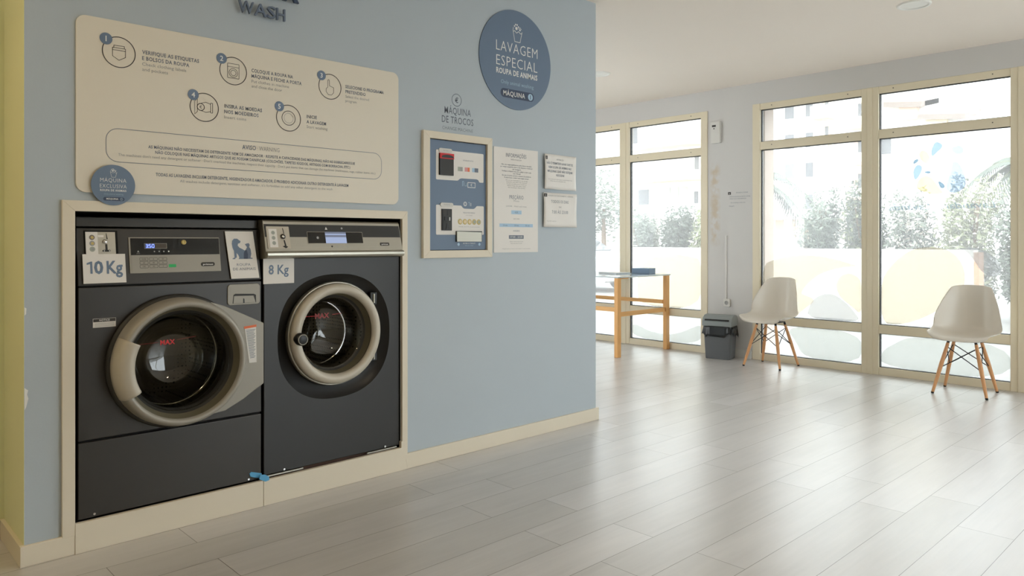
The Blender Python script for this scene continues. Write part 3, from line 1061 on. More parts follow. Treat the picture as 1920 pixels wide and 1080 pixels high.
MB().prism(WALLF, round_poly([(2.439, 1.201), (2.439, 1.361), (2.614, 1.361), (2.620, 1.352), (2.632, 1.345), (2.704, 1.345), (2.716, 1.352), (2.724, 1.362), (2.777, 1.362), (2.777, 1.202)], .006), CH, CH + .001, 'paper').build('coin_label', t)
b = MB().prism(WALLF, rr(2.456, 2.545, 1.642, 1.664, .010), CH + .001, CH + .006, 'ivory').text(WALLF, 'NOTAS', 2.5, 1.649, 0.007, CH + .0066, 'slate2').build('slot_tab', t)
b = MB().prism(WALLF, rr(2.466, 2.553, 1.352, 1.373, .010), CH + .001, CH + .006, 'ivory').text(WALLF, 'MOEDAS', 2.509, 1.359, 0.007, CH + .0066, 'slate2').build('slot_tab', t)
s = MB().fbox(WALLF, 2.458, 2.553, 1.520, 1.636, CH + .0005, CH + .010, 'rubber').fbox(WALLF, 2.458, 2.466, 1.520, 1.636, CH + .001, CH + .0105, 'black')
s = s.build('note_slot', t, bevel=.001)
b = MB().fbox(WALLF, 2.458, 2.553, 1.608, 1.637, CH + .002, CH + .013, 'red')
b.prism(WALLF, [(2.468, 1.613), (2.549, 1.613), (2.549, 1.618)] + [(2.508 + .041 * math.cos(a), 1.618 + .012 * math.sin(a)) for a in [PI * k / 10 for k in range(1, 10)]] + [(2.468, 1.618)], CH + .013, CH + .0135, 'black')
b.build('red_bezel', s)
s = MB().fbox(WALLF, 2.475, 2.544, 1.224, 1.340, CH + .0005, CH + .006, 'black').fbox(WALLF, 2.480, 2.540, 1.229, 1.336, CH + .006, CH + .008, 'rubber').build('coin_slot', t, bevel=.0008)
b = MB().fbox(WALLF, 2.509, 2.513, 1.305, 1.334, CH + .008, CH + .009, 'black').fbox(WALLF, 2.49, 2.512, 1.278, 1.297, CH + .008, CH + .012, 'black')
b.prism(WALLF, [(2.507, 1.262), (2.515, 1.262), (2.522, 1.232), (2.500, 1.232)], CH + .008, CH + .010, 'black')
b.build('coin_mechanism', s)
MB().fbox(WALLF, 2.517, 2.526, 1.277, 1.295, CH + .008, CH + .014, 'chrome').build('return_button', s)
b = MB()
b.text(WALLF, 'INTRODUZIR NOTAS', 2.662, 1.606, 0.007, CH + .0016, 'slate', width=.074)
for a0, a1, mt in ((2.588, 2.622, 'greygreen'), (2.637, 2.672, 'pink'), (2.690, 2.735, 'lightblue')):
    b.rect(WALLF, a0, a1, 1.549, 1.572, CH + .0016, mt)
b.rect(WALLF, 2.658, 2.672, 1.549, 1.572, CH + .002, 'orange').rect(WALLF, 2.708, 2.735, 1.549, 1.572, CH + .002, 'slate').rect(WALLF, 2.604, 2.622, 1.549, 1.572, CH + .002, 'slate2')
b.build('note_print', t)
b = MB()
b.stroke(WALLF, [(2.660, 1.463), (2.713, 1.463), (2.713, 1.490), (2.660, 1.490)], .003, CH + .0006, 'white', True)
b.text(WALLF, '€', 2.686, 1.470, 0.013, CH + .0006, 'white')
b.stroke(WALLF, [(2.640, 1.470), (2.652, 1.470), (2.652, 1.486)], .002, CH + .0006, 'lightblue').stroke(WALLF, [(2.622, 1.468), (2.622, 1.494), (2.632, 1.494)], .003, CH + .0006, 'lightblue').stroke(WALLF, [(2.632, 1.47), (2.632, 1.49)], .003, CH + .0006, 'lightblue')
b.build('note_symbol', t)
b = MB()
b.text(WALLF, 'TROCA POR MOEDAS', 2.668, 1.319, 0.007, CH + .0016, 'slate', width=.086)
b.text(WALLF, 'coin change', 2.668, 1.307, 0.005, CH + .0016, 'slate2', width=.05)
for k in range(5):
    b.disc(WALLF, 2.604 + .0338 * k, 1.273, .0155, CH + .0016, 'gold', 24)
    b.disc(WALLF, 2.606 + .0338 * k, 1.273, .0095, CH + .002, 'greygreen' if k > 2 else 'ochre', 20)
b.text(WALLF, 'Moedas de 0,10 a 2 euros aceites', 2.670, 1.243, 0.006, CH + .0016, 'slate2', width=.15)
b.build('coin_print', t)
b = MB()
b.ring(WALLF, 2.641, 1.371, .010, .0035, CH + .0006, 'white').text(WALLF, 'C', 2.641, 1.367, .008, CH + .0006, 'white').stroke(WALLF, [(2.672, 1.360), (2.672, 1.380), (2.664, 1.380)], .0025, CH + .0006, 'lightblue').stroke(WALLF, [(2.682, 1.360), (2.682, 1.378)], .003, CH + .0006, 'white')
b.build('coin_symbol', t)
b = MB()
b.disc(WALLF, 2.594, 1.149, .008, CH + .0006, 'lightblue', 16).disc(WALLF, 2.745, 1.149, .008, CH + .0006, 'lightblue', 16)
b.text(WALLF, 'RETIRE O TROCO', 2.670, 1.151, .007, CH + .0006, 'white', width=.088).text(WALLF, 'take your change', 2.670, 1.140, .005, CH + .0006, 'lightblue', width=.06)
b.build('lettering', t)
b = MB().fbox(WALLF, 2.573, 2.762, 1.163, 1.222, CH, CH + .004, 'black')
b.prism(WALLF, [(2.575, 1.164), (2.752, 1.164), (2.752, 1.216), (2.575, 1.219)], CH + .004, CH + .012, 'steel')
b.build('coin_tray', t, label='shiny steel coin tray flap')

# 4. information poster
t = board('information_poster', 'tall narrow cream information and price poster beside the change machine', 'poster', 2.856, 3.215, 1.101, 1.708, 'paper', 0.004)
b = MB()
C = 0.0046
b.text(WALLF, 'INFORMAÇÕES', 3.033, 1.655, .022, C, 'slate', width=.165)
b.text(WALLF, 'Information', 3.033, 1.638, .010, C, 'slate2', width=.085)
b.build('heading', t)
b = MB()
for k, (wd, s_) in enumerate(((.245, 'Não nos responsabilizamos pelos danos causados'), (.26, 'por artigos esquecidos dentro das máquinas e tambores'), (.07, 'de lavagem'), (.24, 'Verifique a máquina antes de a utilizar e retire tudo'), (.06, 'no final'), (.235, 'Em caso de avaria contacte o número de assistência'), (.20, 'Proibido fumar e beber neste espaço sempre'))):
    b.text(WALLF, s_, 3.037, 1.607 - k * .0125, .008, C, 'slate', width=wd)
for k, (wd, s_) in enumerate(((.18, 'We are not responsible for any damage'), (.17, 'caused by items left in the machines'), (.16, 'In case of malfunction contact us'), (.15, 'Please keep this place clean'), (.14, 'No smoking in the laundry'))):
    b.text(WALLF, s_, 3.037, 1.518 - k * .0105, .006, C, 'slate2', width=wd)
b.build('paragraph', t)
b = MB()
b.text(WALLF, 'PREÇÁRIO', 3.035, 1.412, .022, C, 'slate', width=.114)
b.text(WALLF, 'Prices', 3.035, 1.397, .009, C, 'slate2', width=.045)
b.text(WALLF, 'LAVAR · Wash and rinse', 3.035, 1.366, .008, C, 'slate2', width=.165)
b.build('heading', t)
b = MB()
b.text(WALLF, 'SECAR', 3.035, 1.293, .008, C, 'slate2', width=.05)
b.text(WALLF, 'HORÁRIO', 3.035, 1.222, .009, C, 'slate', width=.052)
b.text(WALLF, 'Aberto todos os dias do ano', 3.035, 1.162, .006, C, 'slate2', width=.11).text(WALLF, 'Open every day of the year', 3.035, 1.151, .006, C, 'slate2', width=.095)
b.text(WALLF, 'Obrigado pela sua visita e volte sempre à nossa lavandaria', 3.035, 1.120, .005, C, 'slate2', width=.23)
b.build('lettering', t)
b = MB().rect(WALLF, 2.993, 3.076, 1.324, 1.346, C, 'lightblue').rect(WALLF, 2.899, 3.171, 1.249, 1.268, C, 'lightblue').rect(WALLF, 2.974, 3.094, 1.180, 1.201, C, 'slate')
b.text(WALLF, '07:00 - 23:00', 3.034, 1.186, .010, C + .0005, 'white', width=.10)
for a, s_ in ((2.945, '10 min'), (3.035, '20 min'), (3.125, '30 min')):
    b.text(WALLF, s_, a, 1.254, .009, C + .0005, 'slate')
b.text(WALLF, '4,50', 3.034, 1.330, .010, C + .0005, 'slate')
b.build('price_bars', t)


# 5. two taped A4 notices
def notice(label, a0, a1, b0, b1, curl, lines, boxmark):
    t = thing('paper_notice', label, 'notice', ((a0 + a1) / 2, 0, b0))
    nx, nz = 14, 10
    vs, fs = [], []

    def Y(u, v):
        return 0.003 + curl * (0.5 + 0.5 * math.cos(PI * u)) * 0.012 + 0.004 * math.sin(u * 5 + v * 3) ** 2
    for j in range(nz + 1):
        for i in range(nx + 1):
            u, v = i / nx, j / nz
            vs.append(WALLF(a0 + (a1 - a0) * u, b0 + (b1 - b0) * v, Y(u, v)))
    for j in range(nz):
        for i in range(nx):
            k = j * (nx + 1) + i
            fs.append((k, k + 1, k + nx + 2, k + nx + 1))
    MB().add(vs, fs, 'paper', True).build('sheet', t, solid=.0004)
    FN = lambda a, b_, c=0.0: WALLF(a, b_, Y((a - a0) / (a1 - a0), (b_ - b0) / (b1 - b0)) + .0008 + c)
    for s_, a, z, h, wd, mt, al, bold in lines:
        MB().text(FN, s_, a, z, h, 0, mt, width=wd, align=al, bold=bold).build('text_line', t)
    q = MB()
    n = 6
    for i in range(n):
        u0, u1 = boxmark[0] + (boxmark[1] - boxmark[0]) * i / n, boxmark[0] + (boxmark[1] - boxmark[0]) * (i + 1) / n
        q.rect(FN, u0, u1, boxmark[2], boxmark[3], 0.0, 'lineart')
    q.text(FN, 'i', (boxmark[0] + boxmark[1]) / 2, boxmark[2] + .004, .012, .0006, 'white', bold=.03)
    q.build('info_mark', t)


notice('upper of the two small white notices taped near the wall corner', 3.262, 3.560, 1.484, 1.698, 1.0, [
    ('INFORMAÇÃO', 3.403, 1.664, .009, .07, 'slate2', 'c', .01),
    ('NÃO É PERMITIDO LAVAR TAPETES', 3.405, 1.638, .013, .25, 'slate', 'c', .02),
    ('NEM ROUPA DE ANIMAIS NAS', 3.405, 1.613, .013, .22, 'slate', 'c', .02),
    ('MÁQUINAS QUE NÃO ESTEJAM', 3.405, 1.589, .013, .24, 'slate', 'c', .02),
    ('INDICADAS', 3.405, 1.566, .013, .075, 'slate', 'c', .02),
    ('It is not allowed to wash carpets or animal clothes in the', 3.405, 1.543, .007, .23, 'slate2', 'c', 0),
    ('machines that are not indicated for that', 3.38, 1.532, .007, .15, 'slate2', 'c', 0)], (3.270, 3.288, 1.666, 1.686))
notice('lower of the two small white notices, with the opening hours', 3.256, 3.566, 1.252, 1.462, 0.8, [
    ('HORÁRIO DE FUNCIONAMENTO / OPENING', 3.412, 1.441, .008, .235, 'slate2', 'c', .01),
    ('TODOS OS DIAS', 3.405, 1.401, .017, .165, 'slate', 'c', .0),
    ('DAS', 3.405, 1.372, .009, .022, 'slate2', 'c', .01),
    ('7:00 ÀS 23:00', 3.405, 1.336, .019, .150, 'slate', 'c', .0),
    ('A gerência agradece', 3.325, 1.287, .006, .09, 'slate2', 'c', 0)], (3.259, 3.286, 1.437, 1.457))


# ================================================================== WASHING MACHINES
def circle_pts(ca, cb, r, n=96, e=2.0, ra=None):
    ra = ra or r
    out = []
    for k in range(n):
        t = 2 * PI * k / n
        c, s = math.cos(t), math.sin(t)
        out.append((ca + ra * math.copysign(abs(c) ** (2 / e), c), cb + r * math.copysign(abs(s) ** (2 / e), s)))
    return out


# ---- machine one: 10 kg
X0, X1 = 0.752, 1.4715
t = thing('washing_machine', 'charcoal front loading washer with a wide silver porthole door and the 10 Kg card', 'washing machine', ((X0 + X1) / 2, 0.4, 0.10))
CX, CZ = 1.111, 0.683
b = MB()
b.box(X0 + .004, X1 - .004, 0.035, 0.80, 0.10, 1.215, 'void')
b2 = MB()                                                   # outer shell without a front
b2.box(X0, X0 + .004, 0.022, 0.80, 0.10, 1.215, 'body').box(X1 - .004, X1, 0.022, 0.80, 0.10, 1.215, 'body')
b2.box(X0, X1, 0.80, 0.804, 0.10, 1.215, 'body').box(X0, X1, 0.022, 0.80, 0.10, 0.104, 'body')
b2.build('cabinet', t)
MB().plate_hole(WALLF, X0, X1, 0.414, 0.992, CX, CZ, circle_pts(CX, CZ, 0.20), -0.022, 0.0, 'body').build('front_panel', t, bevel=.003)
b = MB().fbox(WALLF, X0, X1, 0.118, 0.406, -0.02, 0.0, 'body')
b.build('lower_panel', t, bevel=.004)
for a in (0.807, 1.413):
    MB().tube([WALLF(a, 0.128 if a > 1 else 0.131, 0.0), WALLF(a, 0.128 if a > 1 else 0.131, .003)], .0045, 'chrome', n=12).build('screw', t)
MB().fbox(WALLF, X0 + .004, X1 - .004, 0.406, 0.414, -0.02, -0.008, 'void').build('seam', t)
MB().fbox(WALLF, X0 + .004, X1 - .004, 0.990, 1.0, -0.02, -0.008, 'void').build('seam', t)
SL = 0.165
PAN = lambda a, b_, c=0.0: Vector((a, (b_ - 0.998) * SL - c, b_))
MB().prism(lambda a, b_, c: Vector((c, a, b_)), [(0.0, 0.998), ((1.218 - .998) * SL, 1.218), (0.15, 1.218), (0.15, 0.998)], X0, X1, 'body').build('control_panel', t, bevel=.003)
MB().prism(lambda a, b_, c: Vector((c, a, b_)), [((1.222 - .998) * SL, 1.223), ((1.222 - .998) * SL + .004, 1.262), (0.80, 1.262), (0.80, 1.223)], X0, X1, 'body').build('top_cover', t, bevel=.004)
# fascia with display
f_ = MB().fbox(PAN, 0.934, 1.295, 1.040, 1.183, 0.0, 0.004, 'silver').build('fascia', t, bevel=.002)
q = MB().fbox(PAN, 0.941, 1.292, 1.112, 1.179, .004, .0052, 'blackgloss').build('display_panel', f_)
q = MB().rect(PAN, 0.992, 1.076, 1.138, 1.158, .0056, 'ledwin').stroke(PAN, [(0.992, 1.138), (1.077, 1.138), (1.077, 1.158), (0.992, 1.158)], .0012, .006, 'silver', True).rect(PAN, .992, 1.033, 1.1385, 1.1575, .006, 'denimd')
for dx, segs in ((.997, 'abcdg'), (1.009, 'acdfg'), (1.021, 'abcdef')):
    W_, H_, z0 = .0072, .0125, 1.1418
    SG = {'a': ((0, H_), (W_, H_)), 'b': ((W_, H_ / 2), (W_, H_)), 'c': ((W_, 0), (W_, H_ / 2)), 'd': ((0, 0), (W_, 0)), 'e': ((0, 0), (0, H_ / 2)), 'f': ((0, H_ / 2), (0, H_)), 'g': ((0, H_ / 2), (W_, H_ / 2))}
    for c_ in segs:
        (xa, za), (xb, zb) = SG[c_]
        q.stroke(PAN, [(dx + xa, z0 + za), (dx + xb, z0 + zb)], .0019, .0066, 'led')
q.disc(PAN, 1.0066, 1.1415, .001, .0066, 'led', 10)
q.text(PAN, 'A', .968, 1.123, .007, .0058, 'white').text(PAN, 'porta', .968, 1.117, .004, .0058, 'slate2')
for a in (1.029, 1.047, 1.065, 1.084):
    q.disc(PAN, a, 1.126, .0028, .0058, 'slate2' if a < 1.08 else 'white', 12)
q.build('digital_display', f_)
F2 = PAN
q = MB().lathe(PAN, 1.145, 1.163, [(.0001, .010), (.004, .010), (.005, .012), (.0085, .012), (.010, .009), (.010, .005)], 'gold', n=24).build('key_lock', f_)
q = MB().fbox(PAN, 0.941, 1.293, 1.044, 1.112, .004, .0048, 'silver').build('keypad_plate', f_)
for r_ in range(3):
    for c_ in range(3):
        a, z = .972 + .036 * c_, 1.090 - .0145 * r_
        k = MB().rrect(PAN, a, a + .031, z, z + .0115, .0025, .0054, 'lineart', w=.0012)
        k.text(PAN, ('10:00', 'A', '30', '60', '40', 'B', 'OK', '90', 'V')[r_ * 3 + c_], a + .0155, z + .003, .0055, .0054, 'lineart')
        k.build('key', f_)
MB().rrect(PAN, 1.081, 1.110, 1.0615, 1.0735, .002, .0054, 'green').build('start_key', f_, label='green start key')
q = MB().prism(PAN, rr(1.211, 1.268, 1.063, 1.079, .0078), .0048, .0066, 'lineart')
q.text(PAN, 'primus', 1.2395, 1.0675, .0062, .0072, 'white', width=.042, bold=.02)
q.build('maker_badge', f_)
# coin acceptor
k = MB().fbox(PAN, .778, .896, 1.100, 1.2085, .0005, .002, 'void').fbox(PAN, .783, .887, 1.105, 1.203, .002, .0048, 'steel').build('coin_acceptor', t)
q = MB().rect(PAN, .783, .825, 1.105, 1.203, .0052, 'paper')
for z, mt in ((1.182, 'tile'), (1.159, 'slate2'), (1.137, 'greygreen')):
    q.disc(PAN, .805, z, .0098, .0056, mt, 24).disc(PAN, .806, z, .0055, .006, 'gold' if mt != 'greygreen' else 'slate2', 18)
q.build('coin_label', k)
q = MB().prism(PAN, [(.854, 1.198), (.856, 1.198), (.860, 1.175), (.856, 1.175)], .0048, .0055, 'black').prism(PAN, [(.8505, 1.156), (.8575, 1.156), (.858, 1.134), (.8505, 1.134)], .0048, .0058, 'black').prism(PAN, rr(.840, .868, 1.127, 1.134, .003), .0048, .0058, 'black')
q.rect(PAN, .826, .846, 1.183, 1.191, .0052, 'paper')
q.build('coin_slot', k)
q = MB().lathe(PAN, .849, 1.166, [(.0001, .012), (.006, .012), (.0085, .008), (.009, .0048)], 'chrome', n=20).tube([PAN(.845, 1.130, .010), PAN(.845, 1.130, .005)], .003, 'chrome').tube([PAN(.863, 1.130, .010), PAN(.863, 1.130, .005)], .003, 'chrome')
q.build('return_knob', k)
# detergent drawer front
k = MB().prism(WALLF, rr(1.319, 1.463, .892, .981, .014), 0, .006, 'silver').build('soap_drawer', t, bevel=.002)
q = MB().prism(WALLF, [(1.340, .899), (1.344, .936), (1.352, .941), (1.434, .937), (1.444, .932), (1.445, .899)], .006, .0068, 'rubber')
q.prism(WALLF, [(1.343, .900), (1.346, .931), (1.432, .929), (1.442, .900)], .0068, .0078, 'silver')
q.prism(WALLF, [(1.386, .900), (1.392, .900), (1.391, .917), (1.386, .920)], .0078, .009, 'black')
q.build('finger_recess', k)
# door
DR = thing  # readability
q = MB()
q.lathe(WALLF, CX, CZ, [(.205, -.001), (.266, .0), (.270, .012), (.267, .022), (.255, .03), (.20, .030)], 'rubber', n=96)
q.build('door_gasket', t)
ring_prof = [(.2565, .022), (.2575, .036), (.2560, .058), (.2530, .082), (.2475, .099), (.2400, .108), (.2320, .109), (.2255, .105), (.2215, .096)]
k = MB().lathe(WALLF, CX, CZ, ring_prof, 'silver', n=128)
k = k.build('door_ring', t)
q = MB()                                                    # hinge flare from the ring to the cabinet's right edge
arc = [(CX + .252 * math.cos(a), CZ + .252 * math.sin(a)) for a in [math.radians(-68 + 136 * k / 28) for k in range(29)]]
q.prism(WALLF, [(1.215, .922), (1.30, .892), (1.37, .858), (1.4715, .808), (1.4715, .543), (1.38, .487), (1.30, .449), (1.215, .440)] + arc, .001, .026, 'silver')
q.build('hinge_cover', t, bevel=.004)
q = MB()                                                    # wide grip plate on the left of the ring
gp = [(.2585, .040), (.2575, .062), (.253, .086), (.244, .104), (.231, .114), (.216, .118), (.204, .118), (.195, .112), (.190, .095)]
q.lathe(WALLF, CX, CZ, gp, 'silver2', n=28, a0=PI - .46, a1=PI + .50)
q.build('door_handle', t, label='paler grip plate on the left of the door ring', solid=.003)
q = MB()
for a, col in ((PI - .15, 'white'),):
    r0 = .222
    q.stroke(lambda x_, y_, c_: WALLF(CX + r0 * math.cos(a) + x_, CZ + r0 * math.sin(a) + y_, .104 + c_), [(-.012, .012), (-.002, .006), (.006, .012), (.004, -.004), (.012, -.010)], .0016, 0, 'slate2')
q.build('scratch', t)
# bulging glass bowl and drum behind it
q = MB().lathe(WALLF, CX, CZ, [(.197, .055), (.190, .035), (.178, .0), (.168, -.05), (.150, -.10), (.112, -.138), (.055, -.155), (.0001, -.158)], 'doorglass', n=96)
q.build('door_glass', t)
MB().lathe(WALLF, CX, CZ, [(.2215, .096), (.215, .078), (.207, .064)], 'olive', n=96).lathe(WALLF, CX, CZ, [(.207, .064), (.200, .056), (.190, .044), (.188, .034)], 'rubber', n=96).build('glass_seal', t)
MB().lathe(WALLF, CX, CZ, [(.200, -.075), (.196, -.068), (.188, -.070), (.186, -.082), (.192, -.100)], 'chrome', n=96).build('drum_lip', t)
q = MB().lathe(WALLF, CX, CZ, [(.2005, -.004), (.207, -.05), (.235, -.08), (.262, -.085), (.27, -.10), (.27, -.55), (.0001, -.56)], 'drum', n=96)
for a in (0.6, 2.7, 4.8):
    q.tube([WALLF(CX + .25 * math.cos(a), CZ + .25 * math.sin(a), -.12), WALLF(CX + .245 * math.cos(a), CZ + .245 * math.sin(a), -.5)], .03, 'drum', n=12)
q.build('drum', t)
q = MB()
BOWL = lambda a, b_, c=0.0: WALLF(a, b_, .058 + c)
q.text(BOWL, 'MAX', 1.055, .757, .018, 0, 'red', width=.056, bold=.03)
q.stroke(BOWL, [(.938, .766), (1.02, .768)], .0014, 0, 'redthin').stroke(BOWL, [(1.09, .772), (1.165, .780)], .0014, 0, 'redthin')
q.build('fill_mark', t, label='red MAX fill line on the door glass')
q = MB().prism(WALLF, [(.802, .838), (.882, .838), (.882, .872), (.802, .872)], 0, .0007, 'paper')
q.rect(WALLF, .803, .881, .859, .871, .0009, 'lineart').text(WALLF, 'NOTICE', .842, .862, .0065, .0013, 'white', bold=.02)
for z in (.853, .848, .843):
    q.stroke(WALLF, [(.808, z), (.876, z)], .0012, .0011, 'slate2')
q.build('notice_sticker', t)
q = MB().prism(WALLF, [(1.384, .795), (1.435, .800), (1.437, .640), (1.404, .640)], .026, .0275, 'paper')
q.prism(WALLF, [(1.382, .789), (1.436, .794), (1.436, .804), (1.380, .799)], .0275, .0282, 'orange')
for k2 in range(22):
    z = .783 - k2 * .0058
    q.stroke(WALLF, [(1.389 + k2 * .0009, z), (1.432 - (k2 * 7 % 5) * .002, z + .001)], .0022, .0282, 'slate')
q.build('warning_sticker', t)


# placards fixed to the machines
def placard(name, label, F, a0, a1, b0, b1, drawf, cat='sign', skew=0.0):
    t = thing(name, label, cat, tuple(F((a0 + a1) / 2, b0, 0)))
    MB().prism(F, [(a0 + skew, b0), (a1 + skew, b0), (a1, b1), (a0, b1)], .0005, .0035, 'paper').build('card', t)
    q = MB()
    drawf(q)
    q.build('lettering', t)
    return t


PP = lambda a, b_, c=0.0: PAN(a, b_, c + .006)
placard('weight_sign', 'white card reading 10 Kg below the left coin slot', PP, .769, .918, 1.007, 1.118,
        lambda q: q.poly(PP, [(.7935, 1.044), (.8010, 1.044), (.8010, 1.090), (.7955, 1.090), (.7820, 1.0845), (.7820, 1.078), (.7935, 1.081)], .0042, 'denim')
        .text(PP, '0', .8225, 1.044, .046, .0042, 'denim', width=.032, bold=.03).text(PP, 'Kg', .907, 1.044, .046, .0042, 'denim', width=.057, align='r', bold=.025))
FR = flat()


def animals(q):
    """simple seated dog silhouette beside a smaller cat"""
    o, w_, h_ = (1.344, 1.090), .090, .088
    P = lambda pts: [(o[0] + x_ * w_, o[1] + y_ * h_) for x_, y_ in pts]
    dog = [(0, .0), (.14, .0), (.15, .05), (.22, .07), (.22, .30), (.30, .20), (.34, .07), (.30, .0), (.62, .0), (.66, .20), (.66, .40), (.55, .47), (.38, .56), (.30, .66), (.33, .76), (.42, .78), (.46, .88), (.38, .93), (.30, 1.0), (.14, 1.0), (.05, .90), (.02, .74), (.04, .55), (.10, .40), (.11, .07), (.02, .04)]
    q.poly(PP, P(dog), .0042, 'denim')
    cat = [(.62, .0), (1.0, .0), (1.0, .04), (.90, .06), (.95, .25), (.93, .48), (.87, .58), (.90, .70), (.86, .78), (.74, .76), (.66, .72), (.72, .64), (.76, .58), (.70, .48), (.62, .36), (.56, .20)]
    q.poly(PP, P(cat), .0046, 'letterblue')
    q.poly(PP, P([(.56, .0), (.76, .0), (.78, .22), (.74, .42), (.66, .44), (.58, .30)]), .005, 'denimd')
    q.text(PP, 'ROUPA', 1.392, 1.0600, .011, .0042, 'slate', width=.061)
    q.text(PP, 'DE ANIMAIS', 1.394, 1.0415, .011, .0042, 'slate', width=.101)


placard('animal_laundry_sign', 'white card with blue dog and cat silhouettes on the left washer', PP, 1.319, 1.444, 1.006, 1.210, animals, skew=.015)

# ---- machine two: 8 kg
X0, X1 = 1.483, 2.207
t = thing('washing_machine', 'dark charcoal front loading washer with a cream ring door, black knob and 8 Kg card', 'washing machine', ((X0 + X1) / 2, 0.4, 0.10))
CX, CZ = 1.850, 0.727
b2 = MB()
b2.box(X0, X0 + .004, 0.02, 0.78, 0.13, 1.24, 'body2').box(X1 - .004, X1, 0.02, 0.78, 0.13, 1.24, 'body2')
b2.box(X0, X1, 0.78, 0.784, 0.13, 1.24, 'body2').box(X0, X1, 0.02, 0.78, 1.236, 1.24, 'body2')
b2.build('cabinet', t)
hole = circle_pts(1.848, .716, .295, n=120, e=2.35, ra=.300)
MB().plate_hole(WALLF, X0, X1, 0.128, 1.09, 1.848, .716, hole, -.03, 0.0, 'body2', rim='black').build('front_panel', t, bevel=.003)
q = MB()                                                    # black dished surround
hin = [hole, circle_pts(1.848, .716, .262, n=120, e=2.2, ra=.265), circle_pts(CX, CZ, .20, n=120)]
dep = [-.001, -.035, -.04]
vs, fs = [], []
for L2, dd in zip(hin, dep):
    vs += [WALLF(a, b_, dd) for a, b_ in L2]
n = 120
for i in range(2):
    for k2 in range(n):
        fs.append((i * n + k2, i * n + (k2 + 1) % n, (i + 1) * n + (k2 + 1) % n, (i + 1) * n + k2))
q.add(vs, fs, 'black', True)
q.build('door_surround', t)
R0, r_t = .205, .034
prof = []
for k2 in range(15):
    a = PI * 1.12 * (k2 / 14) - .12 * PI
    prof.append((.2145 + .0245 * math.cos(a), .002 + .022 * math.sin(a)))
prof = [(.2385, -.035)] + prof
MB().lathe(WALLF, CX, CZ, prof, 'silver2', n=128).build('door_ring', t)
MB().lathe(WALLF, CX, CZ, [(.247, -.036), (.248, -.015), (.243, -.008), (.238, -.012)], 'steel', n=128).build('outer_rim', t)
q = MB().lathe(WALLF, CX, CZ, [(.172, -.045), (.164, -.05), (.156, -.08), (.144, -.13), (.105, -.16), (.0001, -.175)], 'doorglass', n=96)
q.build('door_glass', t)
MB().lathe(WALLF, CX, CZ, [(.1915, -.004), (.187, -.022), (.181, -.040)], 'olive', n=96).lathe(WALLF, CX, CZ, [(.181, -.040), (.174, -.046), (.166, -.05)], 'rubber', n=96).build('glass_seal', t)
q = MB().lathe(WALLF, CX, CZ, [(.198, -.041), (.195, -.09), (.175, -.115), (.170, -.13), (.178, -.135), (.25, -.14), (.26, -.16), (.26, -.6), (.0001, -.61)], 'drum', n=96)
for a in (1.5, 3.6, 5.7):
    q.tube([WALLF(CX + .24 * math.cos(a), CZ + .24 * math.sin(a), -.17), WALLF(CX + .235 * math.cos(a), CZ + .235 * math.sin(a), -.56)], .03, 'drum', n=12)
q.build('drum', t)
MB().lathe(WALLF, CX - .03, CZ - .005, [(.150, -.138), (.154, -.132), (.158, -.138)], 'chrome', n=96).build('drum_lip', t)
B2 = lambda a, b_, c=0.0: WALLF(a, b_, -.052 + c)
q = MB().text(B2, 'MAX', 1.800, .800, .022, 0, 'redthin', width=.075, bold=.04)
q.stroke(B2, [(1.715, .812), (1.765, .812)], .002, 0, 'red').stroke(B2, [(1.855, .813), (1.905, .816)], .0016, 0, 'red')
q.build('fill_mark', t, label='red MAX fill line on the door glass')
for z in (.883, .603):
    q = MB().fbox(WALLF, 2.040, 2.078, z - .03, z + .03, -.035, -.006, 'black').tube([WALLF(2.058, z - .022, -.004), WALLF(2.058, z + .022, -.004)], .006, 'steel')
    q.build('hinge', t, bevel=.003)
kn = MB().lathe(WALLF, 1.640, .722, [(.0001, .062), (.020, .062), (.023, .060), (.025, .056), (.0285, .052), (.0285, .030), (.024, .02), (.024, -.03)], 'black', n=48).build('door_knob', t)
MB().lathe(WALLF, 1.640, .722, [(.0205, .0622), (.0245, .0605), (.0245, .0622), (.0225, .064), (.0205, .0632)], 'silver', n=48).build('knob_ring', kn)
# leaning control panel with rolled lip
prof2 = [(.30, 1.262), (.004, 1.262), (-.002, 1.255), (-.036, 1.122), (-.047, 1.120), (-.053, 1.114), (-.054, 1.104), (-.050, 1.096), (-.040, 1.091), (.0, 1.088), (.30, 1.088)]
cp = MB().prism(lambda a, b_, c: Vector((c, a, b_)), prof2, 1.476, 2.203, 'steel').build('control_panel', t, bevel=.0015)
SL2 = (-.002 + .036) / (1.255 - 1.122)
P2 = lambda a, b_, c=0.0: Vector((a, -.036 + (b_ - 1.122) * SL2 - c, b_))
sk = lambda b_: 0.0
q = MB().prism(P2, [(1.479, 1.186), (2.199, 1.186), (2.199, 1.243), (1.479, 1.243)], .0, .0008, 'rubber').build('dark_band', cp)
q = MB().prism(P2, [(1.684, 1.157), (1.977, 1.157), (1.977, 1.210), (1.684, 1.210)], .0010, .0020, 'blackgloss').stroke(P2, [(1.684, 1.157), (1.977, 1.157), (1.977, 1.210), (1.684, 1.210)], .0012, .0023, 'silver2', True)
q.disc(P2, 1.735, 1.183, .006, .0024, 'slate2', 16)
q.build('display_window', cp)
q = MB().rect(P2, 1.775, 1.886, 1.157, 1.211, .0026, 'lcd').rect(P2, 1.775, 1.886, 1.186, 1.196, .0030, 'lcdbar').rect(P2, 1.775, 1.886, 1.202, 1.211, .0030, 'lcdbar')
q.build('lit_screen', cp, label='lit pale blue screen')
q = MB()
q.poly(P2, [(1.778, 1.221), (1.791, 1.221), (1.7845, 1.234)], .0016, 'white').disc(P2, 1.868, 1.228, .005, .0016, 'slate2', 14)
